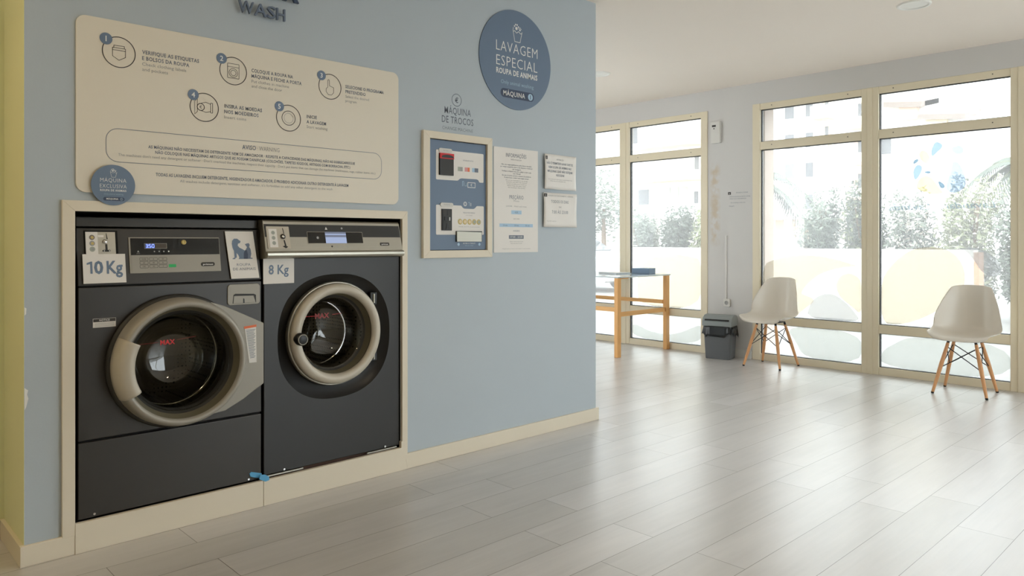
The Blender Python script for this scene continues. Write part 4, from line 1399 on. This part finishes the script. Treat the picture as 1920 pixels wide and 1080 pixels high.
q.poly(P2, [(1.799, 1.143), (1.805, 1.137), (1.811, 1.143), (1.805, 1.147)], .0006, 'black')
for a in (1.832, 1.859, 1.886):
    q.ring(P2, a, 1.141, .004, .0012, .0006, 'slate2', 14)
q.build('indicator_symbols', cp)
q = MB().prism(P2, rr(2.073, 2.126, 1.145, 1.160, .004), .0006, .0022, 'lineart').text(P2, 'primus', 2.0995, 1.149, .006, .0027, 'white', width=.038, bold=.02)
q.build('maker_badge', cp)
k = MB().prism(P2, rr(1.487, 1.595, 1.134, 1.233, .003), .001, .0035, 'silver2').build('coin_acceptor', t)
q = MB().rect(P2, 1.497, 1.535, 1.140, 1.222, .0039, 'paper')
for z in (1.205, 1.182, 1.159):
    q.disc(P2, 1.517, z, .0088, .0043, 'greygreen', 22).disc(P2, 1.517, z, .005, .0047, 'slate2', 16)
q.build('coin_label', k)
q = MB().prism(P2, [(1.563, 1.226), (1.566, 1.226), (1.570, 1.200), (1.567, 1.200)], .0035, .0043, 'black').prism(P2, [(1.563, 1.172), (1.569, 1.172), (1.574, 1.146), (1.567, 1.146)], .0035, .0043, 'black')
q.poly(P2, [(1.555, 1.144), (1.568, 1.148), (1.582, 1.142), (1.570, 1.135)], .0043, 'black')
q.lathe(P2, 1.561, 1.188, [(.011, .0035), (.0115, .008), (.0065, .009)], 'lineart', n=20)
q.build('coin_slot', k)
MB().lathe(P2, 1.561, 1.188, [(.0001, .014), (.005, .013), (.0065, .008)], 'chrome', n=20).build('return_knob', k)
# feet brackets and underside
q = MB().fbox(WALLF, X0 + .01, X1 - .02, .102, .126, -.03, -.012, 'rust').build('base_frame', t)
for a0, a1, az in ((1.490, 1.672, 1.579), (2.015, 2.190, 2.120)):
    q = MB().fbox(WALLF, a0, a1, .120, .126, -.006, .004, 'steel').tube([WALLF(az, .137, 0), WALLF(az, .137, .004)], .005, 'chrome', n=12)
    q.build('floor_bracket', t)
W0 = flat()
P3 = lambda a, b_, c=0.0: WALLF(a, b_, c + .001)
placard('weight_sign', 'white card reading 8 Kg under the control panel of the right washer', P3, 1.479, 1.626, .977, 1.090,
        lambda q: q.text(P3, '8 Kg', 1.551, 1.020, .040, .0042, 'denim', width=.096, bold=.02))

# blue tape bridging the two machines
P4 = lambda a, b_, c=0.0: WALLF(a, b_, c + .001)
q = MB().prism(P4, [(1.416, .152), (1.424, .158), (1.448, .150), (1.472, .142), (1.470, .124), (1.446, .128), (1.420, .138)], 0, .004, 'tape')
q.prism(lambda a, b_, c=0.0: WALLF(a, b_, c + .0190), [(1.455, .142), (1.478, .140), (1.497, .126), (1.498, .110), (1.480, .108), (1.452, .124)], 0, .004, 'tape')
tag(q.build('tape_strip', bevel=.001), 'crumpled strip of light blue tape between the bases of the two washers', 'tape')


# ================================================================== WALL FITTINGS BY THE WINDOWS
FW = flat((XR, 0, 0), (0, -1, 0), (0, 0, 1), (-1, 0, 0))
FP = flat((XR - .009, 0, 0), (0, -1, 0), (0, 0, 1), (-1, 0, 0))
t = thing('wall_sensor', 'white box high on the wall between the windows with two dark marks', 'alarm box', (XR, .93, 2.166))
MB().prism(FW, rr(-.985, -.880, 2.166, 2.386, .008), 0, .035, 'ivory').build('housing', t, bevel=.003)
MB().fbox(FW, -.968, -.925, 2.333, 2.352, .035, .037, 'lineart').fbox(FW, -.952, -.940, 2.310, 2.320, .035, .037, 'lineart').build('indicator', t)
t = thing('wall_socket', 'white socket at the foot of a thin cable duct between the windows', 'socket', (XR - .009, .83, .50))
MB().prism(FP, rr(-.842, -.770, .500, .580, .010), 0, .022, 'ivory').build('socket_box', t, bevel=.004)
MB().fbox(FP, -.828, -.812, .58, 1.22, 0, .012, 'ivory').build('cable_duct', t, bevel=.001)
q = MB().lathe(FP, -.806, .54, [(.0001, .0225), (.019, .0225), (.021, .024)], 'slate2', n=24)
q.build('outlet', t)
t = thing('wall_notice', 'small clear notice with grey text on the white pillar between the windows', 'notice', (XR - .009, .67, 1.48))
MB().fbox(FP, -.805, -.545, 1.480, 1.672, 0, .001, 'wall').build('sheet', t)
q = MB().rect(FP, -.800, -.768, 1.632, 1.660, .0016, 'lineart').text(FP, 'i', -.784, 1.637, .016, .002, 'white', bold=.03)
for s_, a, z, wd in (('PROIBIDO FUMAR', -.645, 1.645, .13), ('VIDEOVIGILÂNCIA NESTE LOCAL', -.670, 1.606, .23), ('PARA SUA SEGURANÇA', -.690, 1.585, .18), ('No smoking in this area', -.690, 1.546, .16), ('Obrigado', -.76, 1.512, .06)):
    q.text(FP, s_, a, z, .0105, .0016, 'slate', width=wd)
q.build('lettering', t)


# ================================================================== TABLE
t = thing('high_table', 'high wooden table with a white glass top by the left window', 'table', (6.3, 2.35, 0))
TX0, TX1, TY0, TY1 = 5.872, 6.784, 1.485, 3.15
LW = .056
for (x, y) in ((TX0 + .012, TY0 + .01), (TX1 - .006 - LW, TY0 + .01), (TX0 + .012, TY1 - .01 - LW), (TX1 - .006 - LW, TY1 - .01 - LW)):
    MB().box(x, x + LW, y, y + LW * .8, 0, .795, 'woodz').build('leg', t, bevel=.003)
for (x0, x1, y0, y1, z0, z1, mt) in (
        (TX0 + .012 + LW, TX1 - .012 - LW, TY0 + .025, TY0 + .048, .405, .450, 'woodx'),
        (TX0 + .012 + LW, TX1 - .012 - LW, TY1 - .05, TY1 - .027, .405, .450, 'woodx'),
        (TX0 + .03, TX0 + .055, TY0 + .01 + LW * .8, TY1 - .01 - LW * .8, .455, .498, 'woody'),
        (TX1 - .075, TX1 - .05, TY0 + .01 + LW * .8, TY1 - .01 - LW * .8, .492, .532, 'woody')):
    MB().box(x0, x1, y0, y1, z0, z1, mt).build('rail', t, bevel=.002)
MB().box(TX0 + .08, TX0 + .20, TY0 + .02, TY0 + .06, .782, .795, 'woodx').build('top_block', t)
MB().box(TX0, TX1, TY0, TY1, .795, .809, 'tableglass').build('tabletop', t, bevel=.002)
rz = Matrix.Translation((6.64, 1.74, 0)) @ Matrix.Rotation(math.radians(8), 4, 'Z')
bk = thing('box_file', 'slate blue box lying on the end of the glass table', 'box', (6.66, 1.75, .81))
MB().box(-.055, .09, -.10, .11, .8095, .866, 'folder', rz).build('box_body', bk, bevel=.002)
MB().box(-.056, .091, -.101, .111, .864, .869, 'folder', rz).build('lid', bk, bevel=.001)
rz = Matrix.Translation((6.42, 1.92, 0)) @ Matrix.Rotation(math.radians(-12), 4, 'Z')
q = MB()
for k2 in range(5):
    q.box(-.10, .11 - k2 * .004, -.10 + k2 * .003, .20, .8095 + .003 * k2, .8119 + .003 * k2, 'paper' if k2 % 2 == 0 else 'lightblue', rz)
tag(q.build('leaflet_stack'), 'thin stack of pale leaflets beside the blue box on the table', 'leaflets')


# ================================================================== CHAIRS
def chair_shell():
    prof = [(.232, .414, .175), (.225, .432, .200), (.195, .443, .220), (.12, .438, .232), (.03, .430, .238), (-.06, .430, .238), (-.145, .442, .236),
            (-.183, .478, .232), (-.200, .54, .226), (-.222, .62, .210), (-.240, .70, .184), (-.254, .77, .156), (-.261, .805, .140), (-.264, .82, .118)]
    nu = 14
    vs, fs = [], []
    for i, (x, z, hw) in enumerate(prof):
        for j in range(nu + 1):
            u = -1 + 2 * j / nu
            FWD = [0, 0, 0, 0, 0, .02, .075, .13, .145, .13, .105, .075, .055, .045][i]
            UPS = [.012, .030, .036, .040, .046, .055, .060, .055, .040, .02, .01, 0, 0, 0][i]
            up, fw = UPS * abs(u) ** 3.0, FWD * abs(u) ** 2.2
            if i == 13:
                up = -.012 * abs(u) ** 3
            if i == 0:
                fw = -.025 * abs(u) ** 3
            vs.append(Vector((x + fw, u * hw, z + up)))
    for i in range(len(prof) - 1):
        for j in range(nu):
            k = i * (nu + 1) + j
            fs.append((k, k + 1, k + nu + 2, k + nu + 1))
    return vs, fs


def chair(x, y, rz, label):
    t = thing('shell_chair', label, 'chair', (x, y, 0), rz, 'white shell chairs by the windows')
    vs, fs = chair_shell()
    MB().add(vs, fs, 'shell', True).build('seat_shell', t, solid=.007, subsurf=1)
    tops, feet = {}, {}
    for sx in (-1, 1):
        for sy in (-1, 1):
            top = Vector((.085 * sx, .088 * sy, .412))
            foot = Vector((.182 * sx, .180 * sy, 0.0))
            tops[sx, sy], feet[sx, sy] = top, foot
            d_ = foot - top
            MB().tube([top + d_ * .06, top + d_ * .45, top + d_ * .97], [.0115, .0155, .0105], 'beech', n=16).build('leg', t)
            c_ = MB().tube([top, top + d_ * .085], .010, 'wire', n=10).tube([top + d_ * .97, foot], [.0105, .0095], 'tyre', n=12)
            c_.build('leg_bracket', t)
    q = MB()
    keys = [(1, 1), (1, -1), (-1, -1), (-1, 1)]
    for i in range(4):
        a, c_ = keys[i], keys[(i + 1) % 4]
        for p, r_ in ((a, c_), (c_, a)):
            q.tube([tops[p].lerp(feet[p], .13), tops[r_].lerp(feet[r_], .52)], .0036, 'wire', n=6)
    q.build('wire_brace', t)
    MB().box(-.09, .09, -.095, .095, .408, .418, 'wire').build('mounting_plate', t, bevel=.003)
    return t


chair(6.547, .215, PI, 'white plastic shell chair with wooden legs next to the grey bin')
chair(6.460, -1.410, PI + math.radians(3), 'rightmost white plastic shell chair, under the petal logo window')

# ================================================================== BIN
t = thing('waste_bin', 'grey swing lid waste bin with a black bag against the white pillar', 'bin', (6.635, .80, 0), math.radians(0))
BR = Matrix.Translation((6.632, .795, 0)) @ Matrix.Rotation(math.radians(14), 4, 'Z')


def loft(levels, mt, name, parent, bevel=.0, r=.02, M4=BR, capt=True):
    vs, fs = [], []
    n = 0
    for (hx, hy, z, ox) in levels:
        ring_ = rr(-hx, hx, -hy, hy, r, 4)
        n = len(ring_)
        vs += [M4 @ Vector((a + ox, b_, z)) for a, b_ in ring_]
    for i in range(len(levels) - 1):
        for k2 in range(n):
            fs.append((i * n + k2, i * n + (k2 + 1) % n, (i + 1) * n + (k2 + 1) % n, (i + 1) * n + k2))
    if capt:
        fs.append(tuple(range((len(levels) - 1) * n, len(levels) * n)))
    fs.append(tuple(range(n - 1, -1, -1)))
    return MB().add(vs, fs, mt).build(name, parent, bevel=bevel)


loft([(.098, .122, 0.001, 0), (.112, .138, .33, 0)], 'binbody', 'bin_body', t, bevel=.004)
# bag hanging over the rim with wavy hem
vs, fs = [], []
NB = 96
for lv in range(5):
    for k2 in range(NB):
        a = 2 * PI * k2 / NB
        c_, s_ = math.cos(a), math.sin(a)
        e = .35
        px, py = .118 * math.copysign(abs(c_) ** e, c_), .145 * math.copysign(abs(s_) ** e, s_)
        g = 1 + .018 * lv + (.012 * lv * math.sin(9 * a) + .010 * lv * math.sin(23 * a + 1))*.8
        hem = (.022 * math.sin(3 * a + 2.2) + .012 * math.sin(11 * a)) * lv / 4
        vs.append(BR @ Vector((px * g, py * g, .332 - lv * .023 + hem)))
for lv in range(4):
    for k2 in range(NB):
        fs.append((lv * NB + k2, lv * NB + (k2 + 1) % NB, (lv + 1) * NB + (k2 + 1) % NB, (lv + 1) * NB + k2))
q = MB().add(vs, fs, 'bag', True)
q.tube([BR @ Vector(p) for p in ((-.05, -.155, .30), (-.085, -.175, .315), (-.115, -.165, .30), (-.12, -.16, .27), (-.09, -.165, .255))], [.008, .014, .012, .014, .008], 'bag', n=8)
q.build('bin_bag', t, solid=.001)
# hooded lid
LF = lambda a, b_, c: BR @ Vector((a, c, b_))
hood = [(-.120, .325), (-.122, .372), (-.100, .405), (-.050, .428), (.02, .434), (.075, .425), (.108, .395), (.120, .355), (.120, .325)]
lid = MB().prism(LF, hood, -.147, .147, 'binlid').build('lid', t, bevel=.006)
q = MB().prism(LF, [(-.1245, .380), (-.1175, .3935), (-.110, .3935), (-.116, .378)], -.120, .120, 'black').build('flap_gap', lid)

# ================================================================== OUTSIDE
GZ = -0.08
struct(MB().box(XR + .36, 90, -60, 90, GZ - .2, GZ, 'concrete').build('ground'))
q = MB().box(12.0, 12.22, -.03, 6.15, GZ, 1.035, 'render').box(12.0, 12.22, -.10, -.03, GZ, 1.0, 'brick')
tag(q.build('garden_wall'), 'low cream white garden wall outside in front of the hedge', 'garden wall')


def leaves(n, rx, ry, z0, z1, size, mt, seed, mt2=None, share=.0, shape='blob'):
    R = random.Random(seed)
    q = MB()
    lumps = [(R.uniform(-.7, .7) * rx, R.uniform(-.7, .7) * ry, R.uniform(.12, 1), R.uniform(.25, .45)) for _ in range(30)]
    for _ in range(n):
        lx, ly, lz, lr = R.choice(lumps)
        u = Vector((R.gauss(0, 1), R.gauss(0, 1), R.gauss(0, 1))).normalized() * (R.random() ** .4)
        cz = z0 + (z1 - z0) * lz * .8
        p = Vector((lx + u.x * lr * rx, ly + u.y * lr * ry, cz + u.z * (z1 - z0) * .3))
        if p.z < z0:
            p.z = z0 + R.random() * (z1 - z0) * .5
        p.z = min(p.z, z1 + R.uniform(-.05, .04))
        d = Vector((R.gauss(0, 1), R.gauss(0, 1), R.gauss(0, 1))).normalized()
        e = d.orthogonal().normalized()
        s_ = size * R.uniform(.6, 1.4)
        q.add([p - d * s_, p + e * s_ * .45, p + d * s_, p - e * s_ * .45], [(0, 1, 2, 3)], (mt2 if (mt2 and R.random() < share) else mt))
    return q


def shrub(x, y, rx, ry, h, mt, label, seed, mt2=None, share=0, n=5200, size=.042, cat='shrub', group='shrubs behind the garden wall'):
    t = thing('shrub', label, cat, (x, y, GZ), group=group)
    t.rotation_euler = (0, 0, 1e-9)
    leaves(n, rx, ry, .30, h - GZ, size, mt, seed, mt2, share).build('foliage', t)
    q = MB()
    R = random.Random(seed)
    for _ in range(7):
        a, r_ = R.uniform(0, 6.28), R.uniform(.1, .5)
        q.tube([(0, 0, 0), (rx * r_ * .5 * math.cos(a), ry * r_ * .5 * math.sin(a), h * .45), (rx * r_ * 1.3 * math.cos(a), ry * r_ * 1.3 * math.sin(a), h * .85)], [.025, .018, .008], 'bark', n=6)
    q.build('stems', t)
    return t


SH = [(13.4, 6.60, .60, .40, 1.78, 'leafa', 'grey green shrub behind the table, furthest left of the hedge', None, 0),
      (13.5, 5.80, .60, .40, 1.86, 'leafc', 'darker green shrub seen just above the blue box on the table', None, 0),
      (13.4, 5.00, .60, .40, 1.82, 'leafb', 'yellow green shrub at the right edge of the left window', 'flower', .12),
      (13.5, 2.80, .60, .40, 2.12, 'leafa', 'tall grey green shrub above the chair next to the bin', None, 0),
      (13.5, 2.00, .60, .40, 2.22, 'leafc', 'tall dense shrub at the right edge of the middle window pane', 'leafb', .25),
      (13.4, 1.20, .60, .40, 2.05, 'leafa', 'blossoming shrub left of the lettering on the right pane', 'flower', .30),
      (13.5, .40, .60, .40, 2.22, 'leafb', 'yellow green shrub behind the petal logo', 'flower', .10),
      (13.4, -.40, .60, .40, 1.98, 'leafa', 'grey green shrub at the right end of the garden wall', 'leafc', .3)]
for i, (x, y, rx, ry, h, mt, lb, mt2, sh) in enumerate(SH):
    shrub(x, y, rx, ry, h, mt, lb, 20 + i, mt2, sh)


def palm(x, y, h, label, seed, fr=1.5):
    t = thing('palm_tree', label, 'palm tree', (x, y, GZ))
    t.rotation_euler = (0, 0, 1e-9)
    R = random.Random(seed)
    MB().tube([(0, 0, 0), (.05, 0, h * .5), (0, 0, h)], [.16, .12, .12], 'bark', n=12).build('trunk', t)
    for k in range(13):
        a = 2 * PI * k / 13 + R.uniform(-.15, .15)
        el = R.uniform(-.1, .9)
        q = MB()
        pts = []
        for s_ in range(9):
            u = s_ / 8
            pts.append(Vector((math.cos(a) * fr * u, math.sin(a) * fr * u, h + fr * (el * u - .95 * u * u))))
        q.tube(pts, [.014 * (1 - .8 * s_ / 8) for s_ in range(9)], 'leafb', n=5)
        for s_ in range(1, 9):
            for sub in (0, .33, .66):
                if s_ == 8 and sub:
                    continue
                p = pts[s_].lerp(pts[min(8, s_ + 1)], sub)
                side = Vector((-math.sin(a), math.cos(a), 0))
                along = (pts[min(8, s_ + 1)] - pts[s_ - 1]).normalized()
                for sg in (-1, 1):
                    tip = p + side * sg * .34 * (1 - .5 * s_ / 8) + along * .22 + Vector((0, 0, -.16))
                    q.add([p - along * .035, tip, p + along * .035], [(0, 1, 2)], 'leafc')
        q.build('frond', t)


palm(17.2, 6.1, 2.75, 'palm tree reaching in at the left edge of the middle window', 3, 1.5)
palm(17.0, .35, 2.7, 'palm tree at the right edge of the rightmost window pane', 5, 1.05)
q = thing('street_tree', 'pale leafy tree far outside the narrow pane left of the table', 'tree', (17.5, 11.2, GZ))
q.rotation_euler = (0, 0, 1e-9)
leaves(2600, 1.3, 1.3, 1.2, 3.3, .07, 'leafa', 44).build('foliage', q)
MB().tube([(0, 0, 0), (.05, .02, 1.0), (0, 0, 2.2)], [.10, .08, .05], 'bark', n=10).build('trunk', q)


def car(x, y, rz, label, seed=0):
    """hatchback, 4.1 m long, nose towards local +x"""
    t = thing('parked_car', label, 'car', (x, y, GZ), rz)
    side = [(-2.0, .30), (-2.05, .62), (-1.98, .92), (-1.75, .98), (-1.30, 1.40), (-.6, 1.47), (.1, 1.43), (.85, .98), (1.55, .86), (1.95, .70), (2.05, .50), (2.0, .28), (1.6, .22), (-1.6, .22)]
    vs, fs = [], []
    secs = [(-.84, .90, .93), (-.78, 1.0, .985), (0, 1.0, 1.0), (.78, 1.0, .985), (.84, .90, .93)]
    n = len(side)
    for w_, zs, xs in secs:
        for a, z in side:
            ww = w_ * (1 - max(0, z - .95) * .42)
            vs.append(Vector((a * xs, ww, .22 + (z - .22) * (zs if z > .5 else 1))))
    for i in range(4):
        for k in range(n):
            fs.append((i * n + k, i * n + (k + 1) % n, (i + 1) * n + (k + 1) % n, (i + 1) * n + k))
    fs.append(tuple(range(n)))
    fs.append(tuple(range(5 * n - 1, 4 * n - 1, -1)))
    MB().add(vs, fs, 'carwhite').build('body', t, bevel=.03)
    for sg in (-1, 1):
        q = MB()
        q.add([Vector((a, sg * (.84 * (1 - max(0, z - .95) * .42) + .008), z)) for a, z in [(-1.5, 1.02), (-1.15, 1.36), (.02, 1.36), (.66, 1.02)]], [(0, 1, 2, 3)], 'carglass')
        q.build('side_window', t, solid=.01)
    MB().add([Vector(p) for p in ((.16, -.62, 1.405), (.16, .62, 1.405), (.84, .72, 1.0), (.84, -.72, 1.0))], [(0, 1, 2, 3)], 'carglass').build('windscreen', t, solid=.02)
    for sx in (-1.25, 1.05):
        for sy in (-1, 1):
            FWh = flat((sx, sy * .70, .31), (1, 0, 0), (0, 0, 1), (0, sy, 0))
            w_ = MB().lathe(FWh, 0, 0, [(.0001, .16), (.18, .16), (.2, .17), (.30, .17), (.31, .12), (.31, 0), (.0001, 0)], 'tyre', n=32).build('wheel', t)
            MB().lathe(FWh, 0, 0, [(.0001, .175), (.17, .172), (.19, .17)], 'silver', n=24).build('hubcap', w_)
    for sy in (-.6, .6):
        MB().box(1.90, 2.03, sy - .16, sy + .16, .58, .70, 'chrome').build('headlight', t, bevel=.02)
        MB().box(.62, .80, sy * 1.5 - .07, sy * 1.5 + .07, .98, 1.08, 'carwhite').build('wing_mirror', t, bevel=.02)
    MB().box(2.03, 2.07, -.35, .35, .40, .52, 'black').build('grille', t)
    return t


car(14.6, 9.98, -PI / 2, 'white parked car outside the narrow pane left of the table')
car(12.6, -3.0, PI / 2 + .1, 'white parked car beyond the right end of the garden wall')


# far apartment building
def building(name, label, x, y0, y1, h, wins, balcs, x1=None):
    t = thing(name, label, 'building', (x, (y0 + y1) / 2, GZ))
    MB().box(x, x1 or x + 10, y0, y1, GZ, h, 'facade').build('wall', t)
    for (yc, zc, ww, hh) in wins:
        f = MB().box(x - .06, x - .002, yc - ww / 2 - .08, yc + ww / 2 + .08, zc - hh / 2 - .14, zc - hh / 2, 'facade').box(x - .02, x - .001, yc - ww / 2, yc + ww / 2, zc - hh / 2, zc + hh / 2, 'facade').build('window', t)
        MB().box(x - .03, x - .021, yc - ww / 2, yc + ww / 2, zc - hh / 2, zc + hh / 2, 'pane').build('pane', f)
    for (ya, yb, zb, mt, rail) in balcs:
        q = MB().box(x - 1.4, x, ya, yb, zb, zb + .18, mt)
        q.box(x - 1.4, x - 1.3, ya, yb, zb + .18, zb + rail, 'facade')
        q.box(x - .04, x - .005, ya + .3, yb - .3, zb + .3, zb + 2.2, mt)
        q.build('balcony', t)
        MB().box(x - .05, x - .041, ya + .8, (ya + yb) / 2 - .2, zb + .3, zb + 2.1, 'pane').build('balcony_door', t)
    return t


wins = []
for zc in (11.96, 9.45, 6.99, 4.35):
    for yc, ww, hh in ((26.0, .8, 1.2), (24.3, .62, 1.2)):
        wins.append((yc, zc, ww, hh))
b1 = building('apartment_building', 'tall white apartment block with small grey windows outside the middle window', 60, 19.4, 30.9, 17.5, wins,
              [(22.2, 23.6, 10.9, 'ochre', 1.0), (22.2, 23.6, 8.3, 'ochre', 1.0), (19.6, 21.0, 9.8, 'ochre', .9), (19.6, 21.0, 7.0, 'peach', .9), (19.6, 21.0, 4.3, 'peach', .9)])
for yc in (27.6, 25.2, 24.2, 22.0):
    MB().box(58.0, 58.35, yc - .3, yc + .3, GZ, 2.9, 'ochre').build('pillar', b1)
MB().box(57.9, 60, 19.4, 28.2, 2.9, 3.3, 'facade').build('canopy', b1)
MB().box(59.9, 60, 24.4, 27.2, GZ, 2.9, 'peach').build('entrance', b1)
wins = [(32.45, 4.9, .45, 1.05), (39.3, 10.9, 1.2, 1.5), (38.0, 5.1, 1.2, 1.5), (32.4, 7.9, .45, 1.2)]
b2_ = building('apartment_building', 'white apartment block with cream overhangs and a balcony seen above the table', 56, 31.0, 48.0, 16.5, wins, [], x1=59.8)
for z in (6.35, 9.35):
    q = MB().add([Vector(p) for p in ((56, 31.0, z), (54.2, 32.2, z), (54.2, 36.4, z), (56, 39.4, z), (56, 31.0, z + .35), (54.2, 32.2, z + .35), (54.2, 36.4, z + .35), (56, 39.4, z + .35))],
                 [(0, 3, 2, 1), (4, 5, 6, 7), (0, 1, 5, 4), (1, 2, 6, 5), (2, 3, 7, 6), (3, 0, 4, 7)], 'ochre')
    q.build('overhang', b2_)
for y0, y1 in ((33.3, 34.1), (34.2, 35.0), (35.1, 35.9)):
    MB().box(55.93, 55.99, y0, y1, 4.3, 5.9, 'greygreen').build('balcony_door', b2_)
q = MB().box(54.6, 54.7, 31.8, 38.2, 3.3, 4.35, 'facade').box(54.6, 56, 31.8, 38.2, 3.1, 3.3, 'facade')
q.build('balcony', b2_)
# lower wing with tiled eaves
t = thing('tiled_house', 'pale house with brown tiled eaves outside the top of the right window', 'building', (60, 16, GZ))
q = MB().box(61, 68, 15.9, 19.3, GZ, 12.4, 'facade').box(60.5, 67, 13.4, 15.9, GZ, 10.2, 'facade')
q.build('wall', t)
q = MB().box(60.6, 61, 16.3, 17.6, 10.3, 12.2, 'peach').box(60.2, 60.5, 14.2, 15.6, 8.9, 10.1, 'ochre')
q.build('loggia', t)
for (y0, y1, z, x) in ((15.9, 18.6, 11.5, 60.2), (12.9, 16.0, 10.2, 59.7)):
    MB().add([(x, y0, z), (x, y1, z + .3), (x + 4, y1, z + 1.2), (x + 4, y0, z + .8), (x, y0, z - .4), (x, y1, z - .1), (x + 4, y1, z + .75), (x + 4, y0, z + .4)],
             [(0, 1, 2, 3), (7, 6, 5, 4), (0, 4, 5, 1), (1, 5, 6, 2), (2, 6, 7, 3), (3, 7, 4, 0)], 'tile').build('roof', t)
for yc, zc in ((18.7, 8.5),):
    MB().box(60.35 if yc < 15.9 else 60.9, 60.49 if yc < 15.9 else 60.99, yc - .4, yc + .4, zc - .6, zc + .6, 'pane').build('window', t)
